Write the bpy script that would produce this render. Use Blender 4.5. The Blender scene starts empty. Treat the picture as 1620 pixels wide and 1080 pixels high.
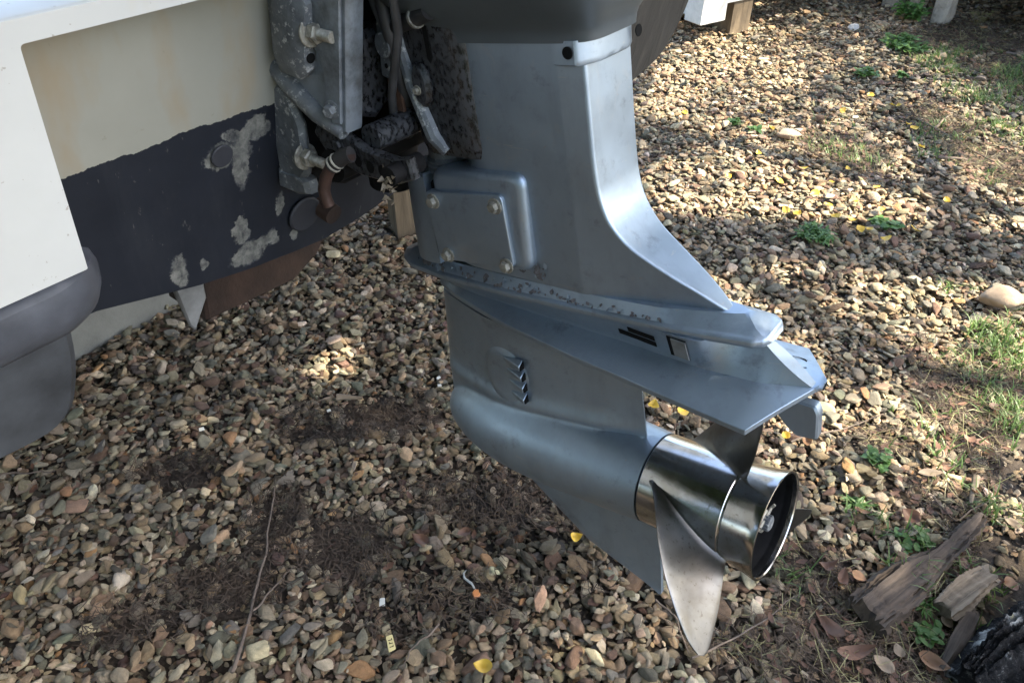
import bpy, bmesh, math, random
import numpy as np
from mathutils import Matrix, Vector
R = math.radians
rng = np.random.default_rng(7)
random.seed(7)
sc = bpy.context.scene
COL = sc.collection

# ------------------------------------------------------------------ camera, sky, sun, exposure
CAM_H = 1.10
PITCH = R(39.0)
FPX = 1200.0                      # focal length for a 1620 pixel wide frame
cam_d = bpy.data.cameras.new('camera')
cam_d.sensor_width = 36.0
cam_d.lens = 36.0 * FPX / 1620.0
cam_d.clip_start = 0.02
cam_d.clip_end = 400
cam_o = bpy.data.objects.new('camera', cam_d)
COL.objects.link(cam_o)
cam_o.location = (0, 0, CAM_H)
cam_o.rotation_euler = (R(90) - PITCH, 0, 0)
sc.camera = cam_o

SUN_EL, SUN_AZ = R(46.0), R(-5.0)            # azimuth measured from +X towards +Y
SUN_DIR = np.array([math.cos(SUN_EL) * math.cos(SUN_AZ), math.cos(SUN_EL) * math.sin(SUN_AZ), math.sin(SUN_EL)])
world = bpy.data.worlds.new('World')
sc.world = world
world.use_nodes = True
wn, wl = world.node_tree.nodes, world.node_tree.links
wn.clear()
sky = wn.new('ShaderNodeTexSky')
sky.sky_type = 'NISHITA'
sky.sun_disc = False
sky.sun_elevation = SUN_EL
sky.sun_rotation = math.pi / 2 - SUN_AZ
sky.air_density = 1.0
sky.dust_density = 2.5
sky.ozone_density = 1.0
bg = wn.new('ShaderNodeBackground')
bg.inputs['Strength'].default_value = 0.15
wo = wn.new('ShaderNodeOutputWorld')
hz = wn.new('ShaderNodeHueSaturation')          # thin white haze takes most of the blue out of the sky
hz.inputs['Saturation'].default_value = 0.95
wl.new(sky.outputs[0], hz.inputs['Color'])
wl.new(hz.outputs[0], bg.inputs[0])
wl.new(bg.outputs[0], wo.inputs[0])
sun_d = bpy.data.lights.new('sun', 'SUN')
sun_d.energy = 5.0
sun_d.angle = R(0.53)
sun_d.color = (1.0, 0.90, 0.72)
sun_o = bpy.data.objects.new('sun', sun_d)
COL.objects.link(sun_o)
sun_o.rotation_euler = Vector((-SUN_DIR[0], -SUN_DIR[1], -SUN_DIR[2])).to_track_quat('-Z', 'Y').to_euler()
sun_o.location = (6, 4, 9)
sc.view_settings.view_transform = 'Standard'
sc.view_settings.look = 'None'
sc.view_settings.exposure = 2.5
sc.view_settings.gamma = 1.0
sc.view_settings.use_curve_mapping = False

# ------------------------------------------------------------------ survey: photograph measures to the ground plane
def G(px, py, z=0.0):
    """the point of the ground seen at a measured place of the photograph"""
    a, d = (px - 810) / FPX, (py - 540) / FPX
    ry, rz = math.cos(PITCH) - d * math.sin(PITCH), -math.sin(PITCH) - d * math.cos(PITCH)
    t = (z - CAM_H) / rz
    return np.array([a * t, ry * t, z])

YAW, TRIM = R(38.7), R(9.7)
HX = np.array([math.cos(YAW), -math.sin(YAW), 0.0])           # aft
SX = np.array([math.sin(YAW), math.cos(YAW), 0.0])            # starboard
ZX = np.array([0, 0, 1.0])
PROP = np.array([0.2860, 0.5128, 0.4277])                     # centre of the propeller's exhaust rim
UX = HX * math.cos(TRIM) + ZX * math.sin(TRIM)
WX = -HX * math.sin(TRIM) + ZX * math.cos(TRIM)
BASE = np.array([PROP[0], PROP[1], 0.0])
def boat_w(h, v, z): return BASE + h * HX + v * SX + z * ZX
def boat_to_motor(h, v, z):
    d = boat_w(h, v, z) - PROP
    return (float(d @ UX), float(d @ SX), float(d @ WX))

# ------------------------------------------------------------------ object helpers
def tag(o, label=None, cat=None, group=None, kind=None):
    if label: o['label'] = label
    if cat: o['category'] = cat
    if group: o['group'] = group
    if kind: o['kind'] = kind
    return o

def empty(name, loc, rot=None, mat=None):
    o = bpy.data.objects.new(name, None)
    o.empty_display_size = 0.05
    COL.objects.link(o)
    if mat is not None: o.matrix_world = mat
    else:
        o.location = loc
        if rot is not None: o.rotation_euler = rot
    return o

def finish(me, sharp=None):
    for p in me.polygons: p.use_smooth = sharp is not None
    if sharp is not None: me.set_sharp_from_angle(angle=R(sharp))

def mesh_obj(name, verts, faces, mat, parent=None, sharp=None, clean=True, loc=None):
    me = bpy.data.meshes.new(name)
    me.from_pydata([tuple(map(float, v)) for v in verts], [], faces)
    if clean:
        bm = bmesh.new(); bm.from_mesh(me)
        bmesh.ops.remove_doubles(bm, verts=bm.verts, dist=2e-5)
        bmesh.ops.dissolve_degenerate(bm, edges=bm.edges, dist=1e-6)
        bmesh.ops.recalc_face_normals(bm, faces=bm.faces)
        bm.to_mesh(me); bm.free()
    finish(me, sharp)
    me.materials.append(mat)
    o = bpy.data.objects.new(name, me)
    COL.objects.link(o)
    if parent: o.parent = parent
    if loc is not None: o.location = loc
    return o

def bm_obj(name, bm, mat, parent=None, sharp=None, loc=None):
    bmesh.ops.recalc_face_normals(bm, faces=bm.faces)
    me = bpy.data.meshes.new(name)
    bm.to_mesh(me); bm.free()
    finish(me, sharp)
    me.materials.append(mat)
    o = bpy.data.objects.new(name, me)
    COL.objects.link(o)
    if parent: o.parent = parent
    if loc is not None: o.location = loc
    return o

class Geo:
    """collects simple shapes that end as one mesh"""
    def __init__(s): s.v, s.f = [], []
    def add(s, v, f):
        n = len(s.v); s.v += [tuple(map(float, q)) for q in v]; s.f += [tuple(i + n for i in q) for q in f]; return s
    def prism(s, poly, d, inset=0.0):
        """poly: list of 3d points, d: extrusion vector; inset bevels both ends"""
        p = np.array(poly, float); d = np.array(d, float); n = len(p)
        if inset > 0:
            c = p.mean(0); q = p + (c - p) / np.linalg.norm(c - p, axis=1)[:, None] * inset * 1.2
            e = d / np.linalg.norm(d) * inset
            rings = [q, p + e, p + d - e, q + d]
        else: rings = [p, p + d]
        v = np.concatenate(rings); f = []
        for k in range(len(rings) - 1):
            for i in range(n):
                j = (i + 1) % n
                f.append((k * n + i, k * n + j, (k + 1) * n + j, (k + 1) * n + i))
        f.append(tuple(range(n))[::-1]); f.append(tuple(range((len(rings) - 1) * n, len(rings) * n)))
        return s.add(v, f)
    def tube(s, path, rad, n=12, cap=True):
        path = np.array(path, float); m = len(path)
        rad = np.broadcast_to(np.array(rad, float), (m,))
        v = []; prev = None
        for i in range(m):
            t = path[min(i + 1, m - 1)] - path[max(i - 1, 0)]; t /= np.linalg.norm(t) + 1e-12
            if prev is None:
                a = np.array([0, 0, 1.0]) if abs(t[2]) < .9 else np.array([1.0, 0, 0])
            else: a = prev
            x = a - t * (a @ t); x /= np.linalg.norm(x); prev = x
            y = np.cross(t, x)
            for k in range(n):
                g = 2 * math.pi * k / n
                v.append(path[i] + rad[i] * (math.cos(g) * x + math.sin(g) * y))
        f = []
        for i in range(m - 1):
            for k in range(n):
                j = (k + 1) % n
                f.append((i * n + k, i * n + j, (i + 1) * n + j, (i + 1) * n + k))
        if cap: f += [tuple(range(n))[::-1], tuple(range((m - 1) * n, m * n))]
        return s.add(v, f)
    def obj(s, name, mat, parent=None, sharp=35): return mesh_obj(name, s.v, s.f, mat, parent, sharp, clean=True)

def box_poly(a, b):     # rectangle in the x,y plane at z = a[2]
    return [(a[0], a[1], a[2]), (b[0], a[1], a[2]), (b[0], b[1], a[2]), (a[0], b[1], a[2])]
def gbox(g, a, b, inset=0.002): return g.prism(box_poly(a, b), (0, 0, b[2] - a[2]), inset)

def lathe(name, prof, mat, parent, n=64, axis='x', loc=(0, 0, 0), sharp=35):
    """prof: (axial, radius) list; closed where the radius is zero"""
    v, f = [], []
    for (a, r) in prof:
        for k in range(n):
            g = 2 * math.pi * k / n
            c, s_ = r * math.cos(g), r * math.sin(g)
            v.append((a, c, s_) if axis == 'x' else ((c, s_, a) if axis == 'z' else (c, a, s_)))
    for i in range(len(prof) - 1):
        for k in range(n):
            j = (k + 1) % n
            f.append((i * n + k, i * n + j, (i + 1) * n + j, (i + 1) * n + k))
    v = np.array(v) + np.array(loc)
    return mesh_obj(name, v, f, mat, parent, sharp)

def body(name, ws, le, te, bf, mat, parent, nu=56, wf=None, vf=None, sharp=32, ends=(True, True)):
    """symmetrical casting: level sections, outline le(w)..te(w), half breadth bf(u, w); wf warps heights"""
    v, f, rows = [], [], len(ws)
    t = 0.5 - 0.5 * np.cos(np.linspace(0, math.pi, nu))
    m = 2 * nu
    for w in ws:
        a, b = le(w), te(w)
        u = a + (b - a) * t
        h = np.maximum(bf(u, w), 0.0)
        wv = wf(u, w) if wf else np.full(nu, w)
        off = vf(u, w) if vf else 0.0
        v.append(np.stack([u, off - h, wv], 1)); v.append(np.stack([u, off + h, wv], 1)[::-1])
    v = np.concatenate(v)
    for i in range(rows - 1):
        for k in range(m):
            j = (k + 1) % m
            f.append((i * m + k, i * m + j, (i + 1) * m + j, (i + 1) * m + k))
    if ends[0]:
        for k in range(nu - 1): f.append((k, m - 1 - k, m - 2 - k, k + 1))
    if ends[1]:
        o = (rows - 1) * m
        for k in range(nu - 1): f.append((o + k, o + k + 1, o + m - 2 - k, o + m - 1 - k))
    return mesh_obj(name, v, f, mat, parent, sharp)

def I(xs, ys):
    xs, ys = np.array(xs, float), np.array(ys, float)
    return lambda q: np.interp(q, xs, ys)

# ------------------------------------------------------------------ materials
class NT:
    def __init__(s, name):
        s.m = bpy.data.materials.new(name); s.m.use_nodes = True
        s.n, s.l = s.m.node_tree.nodes, s.m.node_tree.links
        s.n.clear()
        s.out = s.n.new('ShaderNodeOutputMaterial'); s.b = s.n.new('ShaderNodeBsdfPrincipled')
        s.l.new(s.b.outputs[0], s.out.inputs[0]); s.co = None
    def coord(s, kind='Object'):
        if s.co is None: s.co = s.n.new('ShaderNodeTexCoord')
        return s.co.outputs[kind]
    def link(s, a, b): s.l.new(a, b)
    def noise(s, scale, detail=4, rough=.55, vec=None, dist=0.0):
        n = s.n.new('ShaderNodeTexNoise'); n.inputs['Scale'].default_value = scale
        n.inputs['Detail'].default_value = detail; n.inputs['Roughness'].default_value = rough
        n.inputs['Distortion'].default_value = dist
        s.l.new(vec if vec is not None else s.coord(), n.inputs['Vector']); return n.outputs['Fac']
    def mapping(s, scale=(1, 1, 1), rot=(0, 0, 0), loc=(0, 0, 0), vec=None):
        n = s.n.new('ShaderNodeMapping'); n.inputs['Scale'].default_value = scale
        n.inputs['Rotation'].default_value = rot; n.inputs['Location'].default_value = loc
        s.l.new(vec if vec is not None else s.coord(), n.inputs['Vector']); return n.outputs[0]
    def ramp(s, fac, stops, interp='LINEAR'):
        n = s.n.new('ShaderNodeValToRGB'); n.color_ramp.interpolation = interp
        e = n.color_ramp.elements
        while len(e) < len(stops): e.new(.5)
        for q, (p, c) in zip(e, stops):
            q.position = p; q.color = (*c, 1) if isinstance(c, (tuple, list)) else (c, c, c, 1)
        s.l.new(fac, n.inputs[0]); return n.outputs[0]
    def mix(s, fac, a, b, mode='MIX'):
        n = s.n.new('ShaderNodeMix'); n.data_type = 'RGBA'; n.blend_type = mode
        for inp, val in ((n.inputs[0], fac), (n.inputs[6], a), (n.inputs[7], b)):
            if hasattr(val, 'links') or hasattr(val, 'is_linked'): s.l.new(val, inp)
            elif isinstance(val, (int, float)): inp.default_value = val
            else: inp.default_value = (*val, 1)
        return n.outputs[2]
    def math(s, op, a, b=None, c=None):
        n = s.n.new('ShaderNodeMath'); n.operation = op
        for i, val in enumerate((a, b, c)):
            if val is None: continue
            if hasattr(val, 'is_linked'): s.l.new(val, n.inputs[i])
            else: n.inputs[i].default_value = val
        return n.outputs[0]
    def sep(s, vec):
        n = s.n.new('ShaderNodeSeparateXYZ'); s.l.new(vec, n.inputs[0]); return n.outputs
    def bump(s, h, strength=.3, dist=.002, prev=None):
        n = s.n.new('ShaderNodeBump'); n.inputs['Strength'].default_value = strength; n.inputs['Distance'].default_value = dist
        s.l.new(h, n.inputs['Height'])
        if prev is not None: s.l.new(prev, n.inputs['Normal'])
        return n.outputs[0]
    def set(s, **kw):
        for k, val in kw.items():
            inp = s.b.inputs[k.replace('_', ' ')]
            if hasattr(val, 'is_linked'): s.l.new(val, inp)
            elif isinstance(val, (tuple, list)) and len(val) == 3: inp.default_value = (*val, 1)
            else: inp.default_value = val
        return s

def simple(name, col, rough=.6, metal=0.0, var=.25, scale=18, bump=.15, bscale=120, bdist=.001):
    t = NT(name)
    n = t.noise(scale, 5, .6)
    d = tuple(c * (1 - var) for c in col); b = tuple(min(1, c * (1 + var)) for c in col)
    t.set(Base_Color=t.ramp(n, [(.3, d), (.7, b)]), Roughness=rough, Metallic=metal)
    if bump: t.set(Normal=t.bump(t.noise(bscale, 4, .6), bump, bdist))
    return t.m

def m_motor_paint(name='grey_metallic_paint', base=(.290, .354, .424)):
    t = NT(name)
    big = t.noise(9, 4, .6); fine = t.noise(700, 2, .5); mid = t.noise(46, 5, .65)
    c = t.mix(t.ramp(big, [(.3, 0.0), (.75, 1.0)]), base, tuple(x * 1.16 for x in base))
    c = t.mix(t.ramp(mid, [(.55, 0.0), (.78, .45)]), c, tuple(x * .72 for x in base))
    chips = t.ramp(t.noise(75, 6, .7, dist=.6), [(.69, 0.0), (.705, 1.0)], 'LINEAR')
    c = t.mix(chips, c, (.36, .36, .36))
    salt = t.ramp(t.noise(19, 6, .75, dist=.8), [(.56, 0.0), (.70, .42)])
    c = t.mix(salt, c, (.40, .41, .42))
    scratch = t.ramp(t.noise(42, 3, .6, vec=t.mapping((.5, 1, 7), (0, R(24), 0))), [(.705, 0.0), (.725, .7)])
    c = t.mix(scratch, c, (.42, .43, .44))
    grime = t.ramp(t.noise(27, 6, .72), [(.58, 0.0), (.74, .5)])
    c = t.mix(grime, c, (.085, .085, .083))
    drips = t.ramp(t.noise(14, 5, .7, vec=t.mapping((1.2, 1.2, .28))), [(.5, 0.0), (.8, .30)])
    c = t.mix(drips, c, (.12, .13, .14))
    rough = t.ramp(t.noise(22, 5, .7), [(.3, .36), (.75, .54)])
    nb = t.bump(mid, .10, .002)
    nb = t.bump(fine, .06, .0006, nb)
    nb = t.bump(chips, .25, -.0006, nb)
    t.set(Base_Color=c, Roughness=rough, Metallic=.82, Normal=nb)
    t.b.inputs['Specular IOR Level'].default_value = .45
    return t.m
M_PAINT = m_motor_paint()
M_FLAKE = simple('bare_flaked_primer', (.105, .098, .10), .8, .1, .3, 60, .4, 160)
M_COWL = simple('olive_grey_cowl_paint', (.080, .094, .102), .42, .25, .10, 14, .12, 300, .0006)
M_BLACK = simple('black_rubber', (.018, .018, .019), .55, 0, .3, 40, .2, 200)
M_TIE = simple('dirty_white_tie', (.34, .33, .28), .6, 0, .3, 120, .2, 200)
M_CABLE = simple('dusty_black_cable', (.035, .036, .038), .5, 0, .4, 40, .2, 160)
M_DARK = simple('sooty_and_dark_metal', (.0085, .0085, .009), .75, .1, .5, 35, .4, 120)  # soot in the exhaust bore; the other parts are simply dark
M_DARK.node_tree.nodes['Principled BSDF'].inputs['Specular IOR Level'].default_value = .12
M_ALLOY = None

def m_alloy():
    t = NT('corroded_cast_alloy')
    n = t.noise(26, 6, .68); p = t.noise(120, 5, .7)
    c = t.ramp(n, [(.28, (.070, .080, .090)), (.5, (.135, .150, .165)), (.72, (.22, .238, .25))])
    c = t.mix(t.ramp(p, [(.56, 0.0), (.64, .8)]), c, (.50, .51, .50))
    c = t.mix(t.ramp(t.noise(9, 5, .7), [(.55, 0.0), (.75, .75)]), c, (.06, .065, .065))
    t.set(Base_Color=c, Roughness=t.ramp(p, [(.3, .45), (.7, .75)]), Metallic=.35, Normal=t.bump(p, .35, .0015, t.bump(n, .3, .003)))
    return t.m
M_ALLOY = m_alloy()

def m_clamp():
    t = NT('blue_grey_bracket_paint')
    n = t.noise(11, 6, .66); p = t.noise(95, 5, .7)
    c = t.ramp(n, [(.3, (.165, .190, .218)), (.7, (.235, .270, .305))])
    c = t.mix(t.ramp(t.noise(38, 6, .72, dist=.4), [(.66, 0.0), (.70, .7)]), c, (.33, .35, .35))
    c = t.mix(t.ramp(t.noise(13, 6, .72), [(.5, 0.0), (.68, .8)]), c, (.050, .053, .052))
    c = t.mix(t.ramp(t.noise(8, 5, .7, vec=t.mapping((1, 1, .4))), [(.52, 0.0), (.75, .6)]), c, (.12, .105, .075))
    t.set(Base_Color=c, Roughness=.5, Metallic=.3, Normal=t.bump(p, .2, .001))
    return t.m
M_CLAMP = m_clamp()

def m_grimy():
    t = NT('oil_spotted_black_casting')
    n = t.noise(230, 4, .6, vec=t.mapping((1, 1, .6)))
    c = t.mix(t.ramp(n, [(.47, 0.0), (.54, 1.0)]), (.050, .053, .059), (.016, .0165, .018))
    c = t.mix(t.ramp(t.noise(16, 5, .6), [(.55, 0.0), (.7, .7)]), c, (.02, .02, .022))
    t.set(Base_Color=c, Roughness=t.ramp(n, [(.4, .55), (.6, .25)]), Metallic=.2, Normal=t.bump(n, .3, .001))
    return t.m
M_GRIMY = m_grimy()

def m_steel(name='stained_polished_steel', k=1.0, r0=.11, r1=.30):
    t = NT(name)
    n = t.noise(11, 5, .65, dist=.5); p = t.noise(170, 4, .7); q = t.noise(5, 3, .5)
    c = t.ramp(n, [(.3, (.23 * k, .22 * k, .195 * k)), (.5, (.34 * k, .345 * k, .345 * k)), (.72, (.45 * k, .46 * k, .465 * k))])
    c = t.mix(t.ramp(q, [(.46, 0.0), (.68, .7)]), c, (.15 * k, .118 * k, .085 * k))
    c = t.mix(t.ramp(p, [(.58, 0.0), (.68, .6)]), c, (.10 * k, .085 * k, .06 * k))
    rough = t.ramp(t.noise(30, 5, .7), [(.3, r0), (.72, r1)])
    scr = t.noise(60, 4, .7, vec=t.mapping((1, 9, 9)))
    t.set(Base_Color=c, Roughness=rough, Metallic=1.0, Normal=t.bump(scr, .05, .001, t.bump(p, .08, .0006)))
    return t.m
M_STEEL = m_steel(k=1.35, r0=.10, r1=.26)
M_BLADE = m_steel('dulled_blade_steel', .52, .28, .46)
M_ZINC = simple('zinc_bolt', (.30, .29, .25), .55, .55, .5, 140, .35, 300, .0007)
M_RUST = simple('rusty_steel', (.027, .0145, .0095), .88, .1, .55, 22, .6, 130, .002)
M_RUST_LIGHT = simple('orange_rusted_strap', (.080, .042, .026), .85, .1, .6, 60, .6, 160, .002)
M_COPPER = simple('brown_copper_pipe', (.052, .029, .022), .6, .35, .4, 60, .3, 200)
M_GALV = simple('weathered_galvanised_plate', (.20, .205, .205), .6, .35, .35, 30, .3, 120)

def m_gelcoat():
    t = NT('white_gelcoat')
    n = t.noise(5, 5, .6)
    c = t.ramp(n, [(.3, (.54, .555, .54)), (.7, (.61, .625, .61))])
    st = t.ramp(t.noise(9, 5, .7, vec=t.mapping((1, 1, .35))), [(.54, 0.0), (.76, .35)])
    c = t.mix(st, c, (.52, .45, .30))
    c = t.mix(t.ramp(t.noise(150, 4, .6), [(.68, 0.0), (.72, .6)]), c, (.25, .22, .17))
    t.set(Base_Color=c, Roughness=.32, Normal=t.bump(t.noise(22, 3, .5), .04, .003))
    return t.m
M_GEL = m_gelcoat()

def m_transom():
    """old cream gelcoat above, navy antifouling below the painted waterline, with scraped patches"""
    t = NT('cream_gelcoat_and_navy_antifouling')
    x, y, z = t.sep(t.coord())
    cream = t.ramp(t.noise(6, 5, .6), [(.3, (.245, .247, .212)), (.7, (.292, .292, .252))])
    cream = t.mix(t.ramp(t.noise(5, 4, .6, vec=t.mapping((1, 3.2, 1.2))), [(.52, 0.0), (.72, .55)]), cream, (.27, .205, .12))
    cream = t.mix(t.ramp(t.noise(70, 5, .7), [(.66, 0.0), (.72, .4)]), cream, (.17, .15, .11))
    navy = t.ramp(t.noise(10, 5, .65), [(.3, (.007, .0092, .0145)), (.7, (.0135, .0165, .024))])
    navy = t.mix(t.ramp(t.noise(90, 4, .7), [(.62, 0.0), (.7, .5)]), navy, (.014, .015, .018))
    edge = t.math('ADD', z, t.math('MULTIPLY', t.math('SUBTRACT', t.noise(26, 5, .7), .5), .016))
    line = t.math('GREATER_THAN', edge, .790)
    # scraped back to pale filler, mostly in the lower middle of the panel
    wv = t.noise(30, 5, .7); wy = t.math('ADD', y, t.math('MULTIPLY', t.math('SUBTRACT', wv, .5), .030)); wz = t.math('ADD', z, t.math('MULTIPLY', t.math('SUBTRACT', t.noise(23, 4, .7, vec=t.mapping(loc=(3, 1, 2))), .5), .034))
    best = None
    for (cy, cz, ry, rz_) in ((-.193, .752, .018, .014), (-.168, .735, .013, .034), (-.146, .768, .018, .014), (-.168, .770, .020, .007), (-.177, .642, .012, .020), (-.166, .606, .030, .016), (-.135, .612, .011, .013), (-.261, .630, .011, .022), (-.232, .622, .006, .008), (-.120, .655, .006, .016), (-.100, .600, .008, .010)):
        a = t.math('DIVIDE', t.math('SUBTRACT', wy, cy), ry); b = t.math('DIVIDE', t.math('SUBTRACT', wz, cz), rz_)
        d = t.math('SUBTRACT', 1.0, t.math('SQRT', t.math('ADD', t.math('MULTIPLY', a, a), t.math('MULTIPLY', b, b))))
        best = d if best is None else t.math('MAXIMUM', best, d)
    best = t.math('ADD', best, t.math('MULTIPLY', t.math('SUBTRACT', t.noise(150, 4, .7), .5), .5))
    scr = t.math('MULTIPLY', t.ramp(best, [(-.0, 0.0), (.10, 1.0)]), t.ramp(t.noise(38, 6, .78, vec=t.mapping((1, 1.6, .7), (R(30), 0, 0))), [(.36, .12), (.50, .92)]))
    pale = t.ramp(t.noise(60, 6, .75), [(.32, (.050, .053, .055)), (.46, (.120, .122, .112)), (.66, (.235, .235, .21))])
    navy = t.mix(t.ramp(t.noise(7, 6, .7, vec=t.mapping((1, 3, .6))), [(.5, 0.0), (.72, .6)]), navy, (.022, .025, .031))
    navy = t.mix(t.ramp(t.noise(120, 4, .7, vec=t.mapping((1, 1, .25))), [(.66, 0.0), (.70, .5)]), navy, (.12, .12, .11))
    rim = t.ramp(best, [(-.0, 0.0), (.0, 0.0)]) if False else t.ramp(t.math('ADD', best, .5), [(.36, 0.0), (.48, .75), (.52, .75)])
    navy2 = t.mix(scr, t.mix(t.math('MULTIPLY', rim, t.ramp(t.noise(55, 5, .7), [(.45, 0.0), (.6, 1.0)])), navy, (.075, .08, .085)), pale)
    col = t.mix(line, navy2, cream)
    t.b.inputs['Specular IOR Level'].default_value = .28
    t.set(Base_Color=col, Roughness=t.ramp(line, [(0, .62), (1, .48)]), Normal=t.bump(scr, .5, -.0012, t.bump(t.noise(14, 4, .6), .06, .004)))
    return t.m
M_TRANSOM = m_transom()
M_NAVY = simple('navy_antifouling', (.024, .026, .033), .65, 0, .3, 12, .25, 70)
M_PODGREY = simple('grey_hull_paint', (.046, .051, .058), .55, 0, .45, 13, .3, 70)
M_STRAKE = simple('grey_rubber_strake', (.074, .081, .097), .42, 0, .30, 24, .2, 90)
t = NT('dark_scuffed_hull_paint')
wr = t.noise(1.0, 6, .65, vec=t.mapping((3, 34, 7), (R(-14), 0, 0)), dist=.5)
t.set(Base_Color=t.ramp(wr, [(.3, (.012, .011, .010)), (.55, (.030, .028, .025)), (.75, (.060, .055, .046))]), Roughness=.7, Normal=t.bump(wr, .6, .008))
M_STARBOARD = t.m
M_WATERMARK = simple('blue_grey_peeling_deck_paint', (.24, .28, .34), .6, 0, .3, 60, .2, 120)
M_CONC = simple('pale_concrete', (.155, .155, .14), .9, 0, .18, 14, .5, 160, .002)
M_SEAL = simple('yellowed_sealant', (.115, .095, .065), .6, 0, .3, 50, .5, 140)

def m_wood(name, dark, light, sx=(4, 70, 40), rough=.85, b=.7):
    t = NT(name)
    g = t.noise(1.0, 6, .62, vec=t.mapping(sx), dist=.9)
    c = t.ramp(g, [(.3, dark), (.68, light)])
    c = t.mix(t.ramp(t.noise(7, 4, .6), [(.5, 0.0), (.72, .6)]), c, tuple(x * .5 for x in dark))
    t.set(Base_Color=c, Roughness=rough, Normal=t.bump(g, b, .004, t.bump(t.noise(160, 4, .6), .2, .001)))
    return t.m
M_DRIFT = m_wood('weathered_driftwood', (.016, .011, .008), (.118, .085, .060))
M_DRIFT_PALE = m_wood('pale_split_wood', (.07, .05, .032), (.26, .205, .145))
M_TIMBER = m_wood('old_brown_timber', (.075, .054, .033), (.17, .128, .08), (30, 30, 4))
M_BARK = m_wood('tree_bark', (.05, .038, .028), (.17, .13, .10), (14, 14, 3))
M_WHITEWOOD = m_wood('white_painted_timber', (.62, .62, .58), (.76, .76, .72), (4, 40, 40), .6, .12)

def m_lichen():
    t = NT('charred_log_with_lichen')
    n = t.noise(16, 6, .7, dist=.4)
    c = t.ramp(n, [(.38, (.008, .008, .009)), (.56, (.030, .030, .031)), (.60, (.20, .20, .195)), (.70, (.46, .47, .45))])
    c = t.mix(t.ramp(t.noise(9, 4, .6), [(.64, 0.0), (.68, .9)]), c, (.52, .48, .26))
    fuzz = t.noise(95, 6, .75)
    c = t.mix(t.ramp(fuzz, [(.56, 0.0), (.66, .6)]), c, (.17, .17, .165))
    t.set(Base_Color=c, Roughness=1.0, Normal=t.bump(t.noise(42, 6, .72), 1.0, .012, t.bump(fuzz, .8, .005)))
    t.b.inputs['Specular IOR Level'].default_value = .1
    return t.m
M_LICHEN = m_lichen()

def m_ground():
    t = NT('brown_earth')
    n = t.noise(4, 6, .65); f = t.noise(85, 6, .72)
    c = t.ramp(n, [(.3, (.046, .034, .025)), (.7, (.088, .066, .047))])
    c = t.mix(t.ramp(f, [(.35, .7), (.62, 0.0)]), c, (.022, .016, .012))
    c = t.mix(t.ramp(t.noise(240, 4, .7), [(.6, 0.0), (.68, .7)]), c, (.19, .15, .105))
    at = t.n.new('ShaderNodeAttribute'); at.attribute_name = 'oil'
    c = t.mix(t.math('MULTIPLY', at.outputs['Fac'], .78), c, (.012, .011, .010))
    t.set(Base_Color=c, Roughness=.95, Normal=t.bump(f, .9, .006, t.bump(t.noise(300, 3, .6), .4, .002)))
    return t.m
M_GROUND = m_ground()

def m_stone():
    t = NT('gravel_stone')
    a = t.n.new('ShaderNodeAttribute'); a.attribute_type = 'INSTANCER'; a.attribute_name = 'tint'
    b = t.n.new('ShaderNodeAttribute'); b.attribute_type = 'INSTANCER'; b.attribute_name = 'seed'
    off = t.n.new('ShaderNodeVectorMath'); off.operation = 'ADD'
    t.link(t.coord(), off.inputs[0]); t.link(b.outputs['Vector'], off.inputs[1])
    n = t.noise(1.7, 5, .65, vec=off.outputs[0]); f = t.noise(9, 5, .7, vec=off.outputs[0])
    c = t.mix(t.ramp(n, [(.3, 0.0), (.72, 1.0)]), t.mix(1.0, a.outputs['Color'], (.70, .69, .67), 'MULTIPLY'), t.mix(1.0, a.outputs['Color'], (1.22, 1.19, 1.13), 'MULTIPLY'))
    c = t.mix(t.ramp(f, [(.56, 0.0), (.66, .55)]), c, t.mix(1.0, a.outputs['Color'], (.45, .43, .42), 'MULTIPLY'))
    c = t.mix(t.ramp(f, [(.30, .45), (.40, 0.0)]), c, (.42, .39, .33))
    t.set(Base_Color=c, Roughness=.82, Normal=t.bump(f, .55, .06))
    t.b.inputs['Specular IOR Level'].default_value = .25
    return t.m
M_STONE = m_stone()

def m_leafy(name, a, b, trans=.25, rough=.5):
    t = NT(name)
    n = t.noise(24, 4, .6)
    t.set(Base_Color=t.ramp(n, [(.3, a), (.7, b)]), Roughness=rough)
    if trans:
        tr = t.n.new('ShaderNodeBsdfTranslucent'); mx = t.n.new('ShaderNodeMixShader'); mx.inputs[0].default_value = trans
        tr.inputs[0].default_value = (*[min(1, x * 1.6) for x in b], 1)
        t.link(t.b.outputs[0], mx.inputs[1]); t.link(tr.outputs[0], mx.inputs[2]); t.link(mx.outputs[0], t.out.inputs[0])
    return t.m
M_GRASS = m_leafy('green_grass', (.055, .10, .022), (.12, .19, .05))
M_WEED = m_leafy('weed_leaf', (.045, .10, .022), (.10, .20, .045))
M_DRYWEED = m_leafy('dry_stalk', (.16, .15, .06), (.27, .24, .11))
M_YLEAF = m_leafy('yellow_fallen_leaf', (.50, .30, .03), (.66, .46, .06), .12)
M_BLEAF = m_leafy('brown_fallen_leaf', (.075, .036, .022), (.16, .078, .042), .08, .6)
M_OLEAF = m_leafy('orange_brown_fallen_leaf', (.15, .075, .035), (.28, .15, .07), .10, .6)
M_TLEAF = m_leafy('tan_fallen_leaf', (.18, .13, .085), (.30, .23, .155), .10, .6)
M_CROWN = m_leafy('tree_leaf', (.045, .085, .022), (.085, .14, .04), .3)
M_NEEDLE = simple('dry_needle_litter', (.068, .047, .032), .9, 0, .5, 9, 0)
M_TWIG = simple('dry_twig', (.13, .098, .075), .85, 0, .4, 60, .4, 200)
M_WHITEBIT = simple('white_plastic_bit', (.50, .50, .46), .4, 0, .06, 30, 0)
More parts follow.
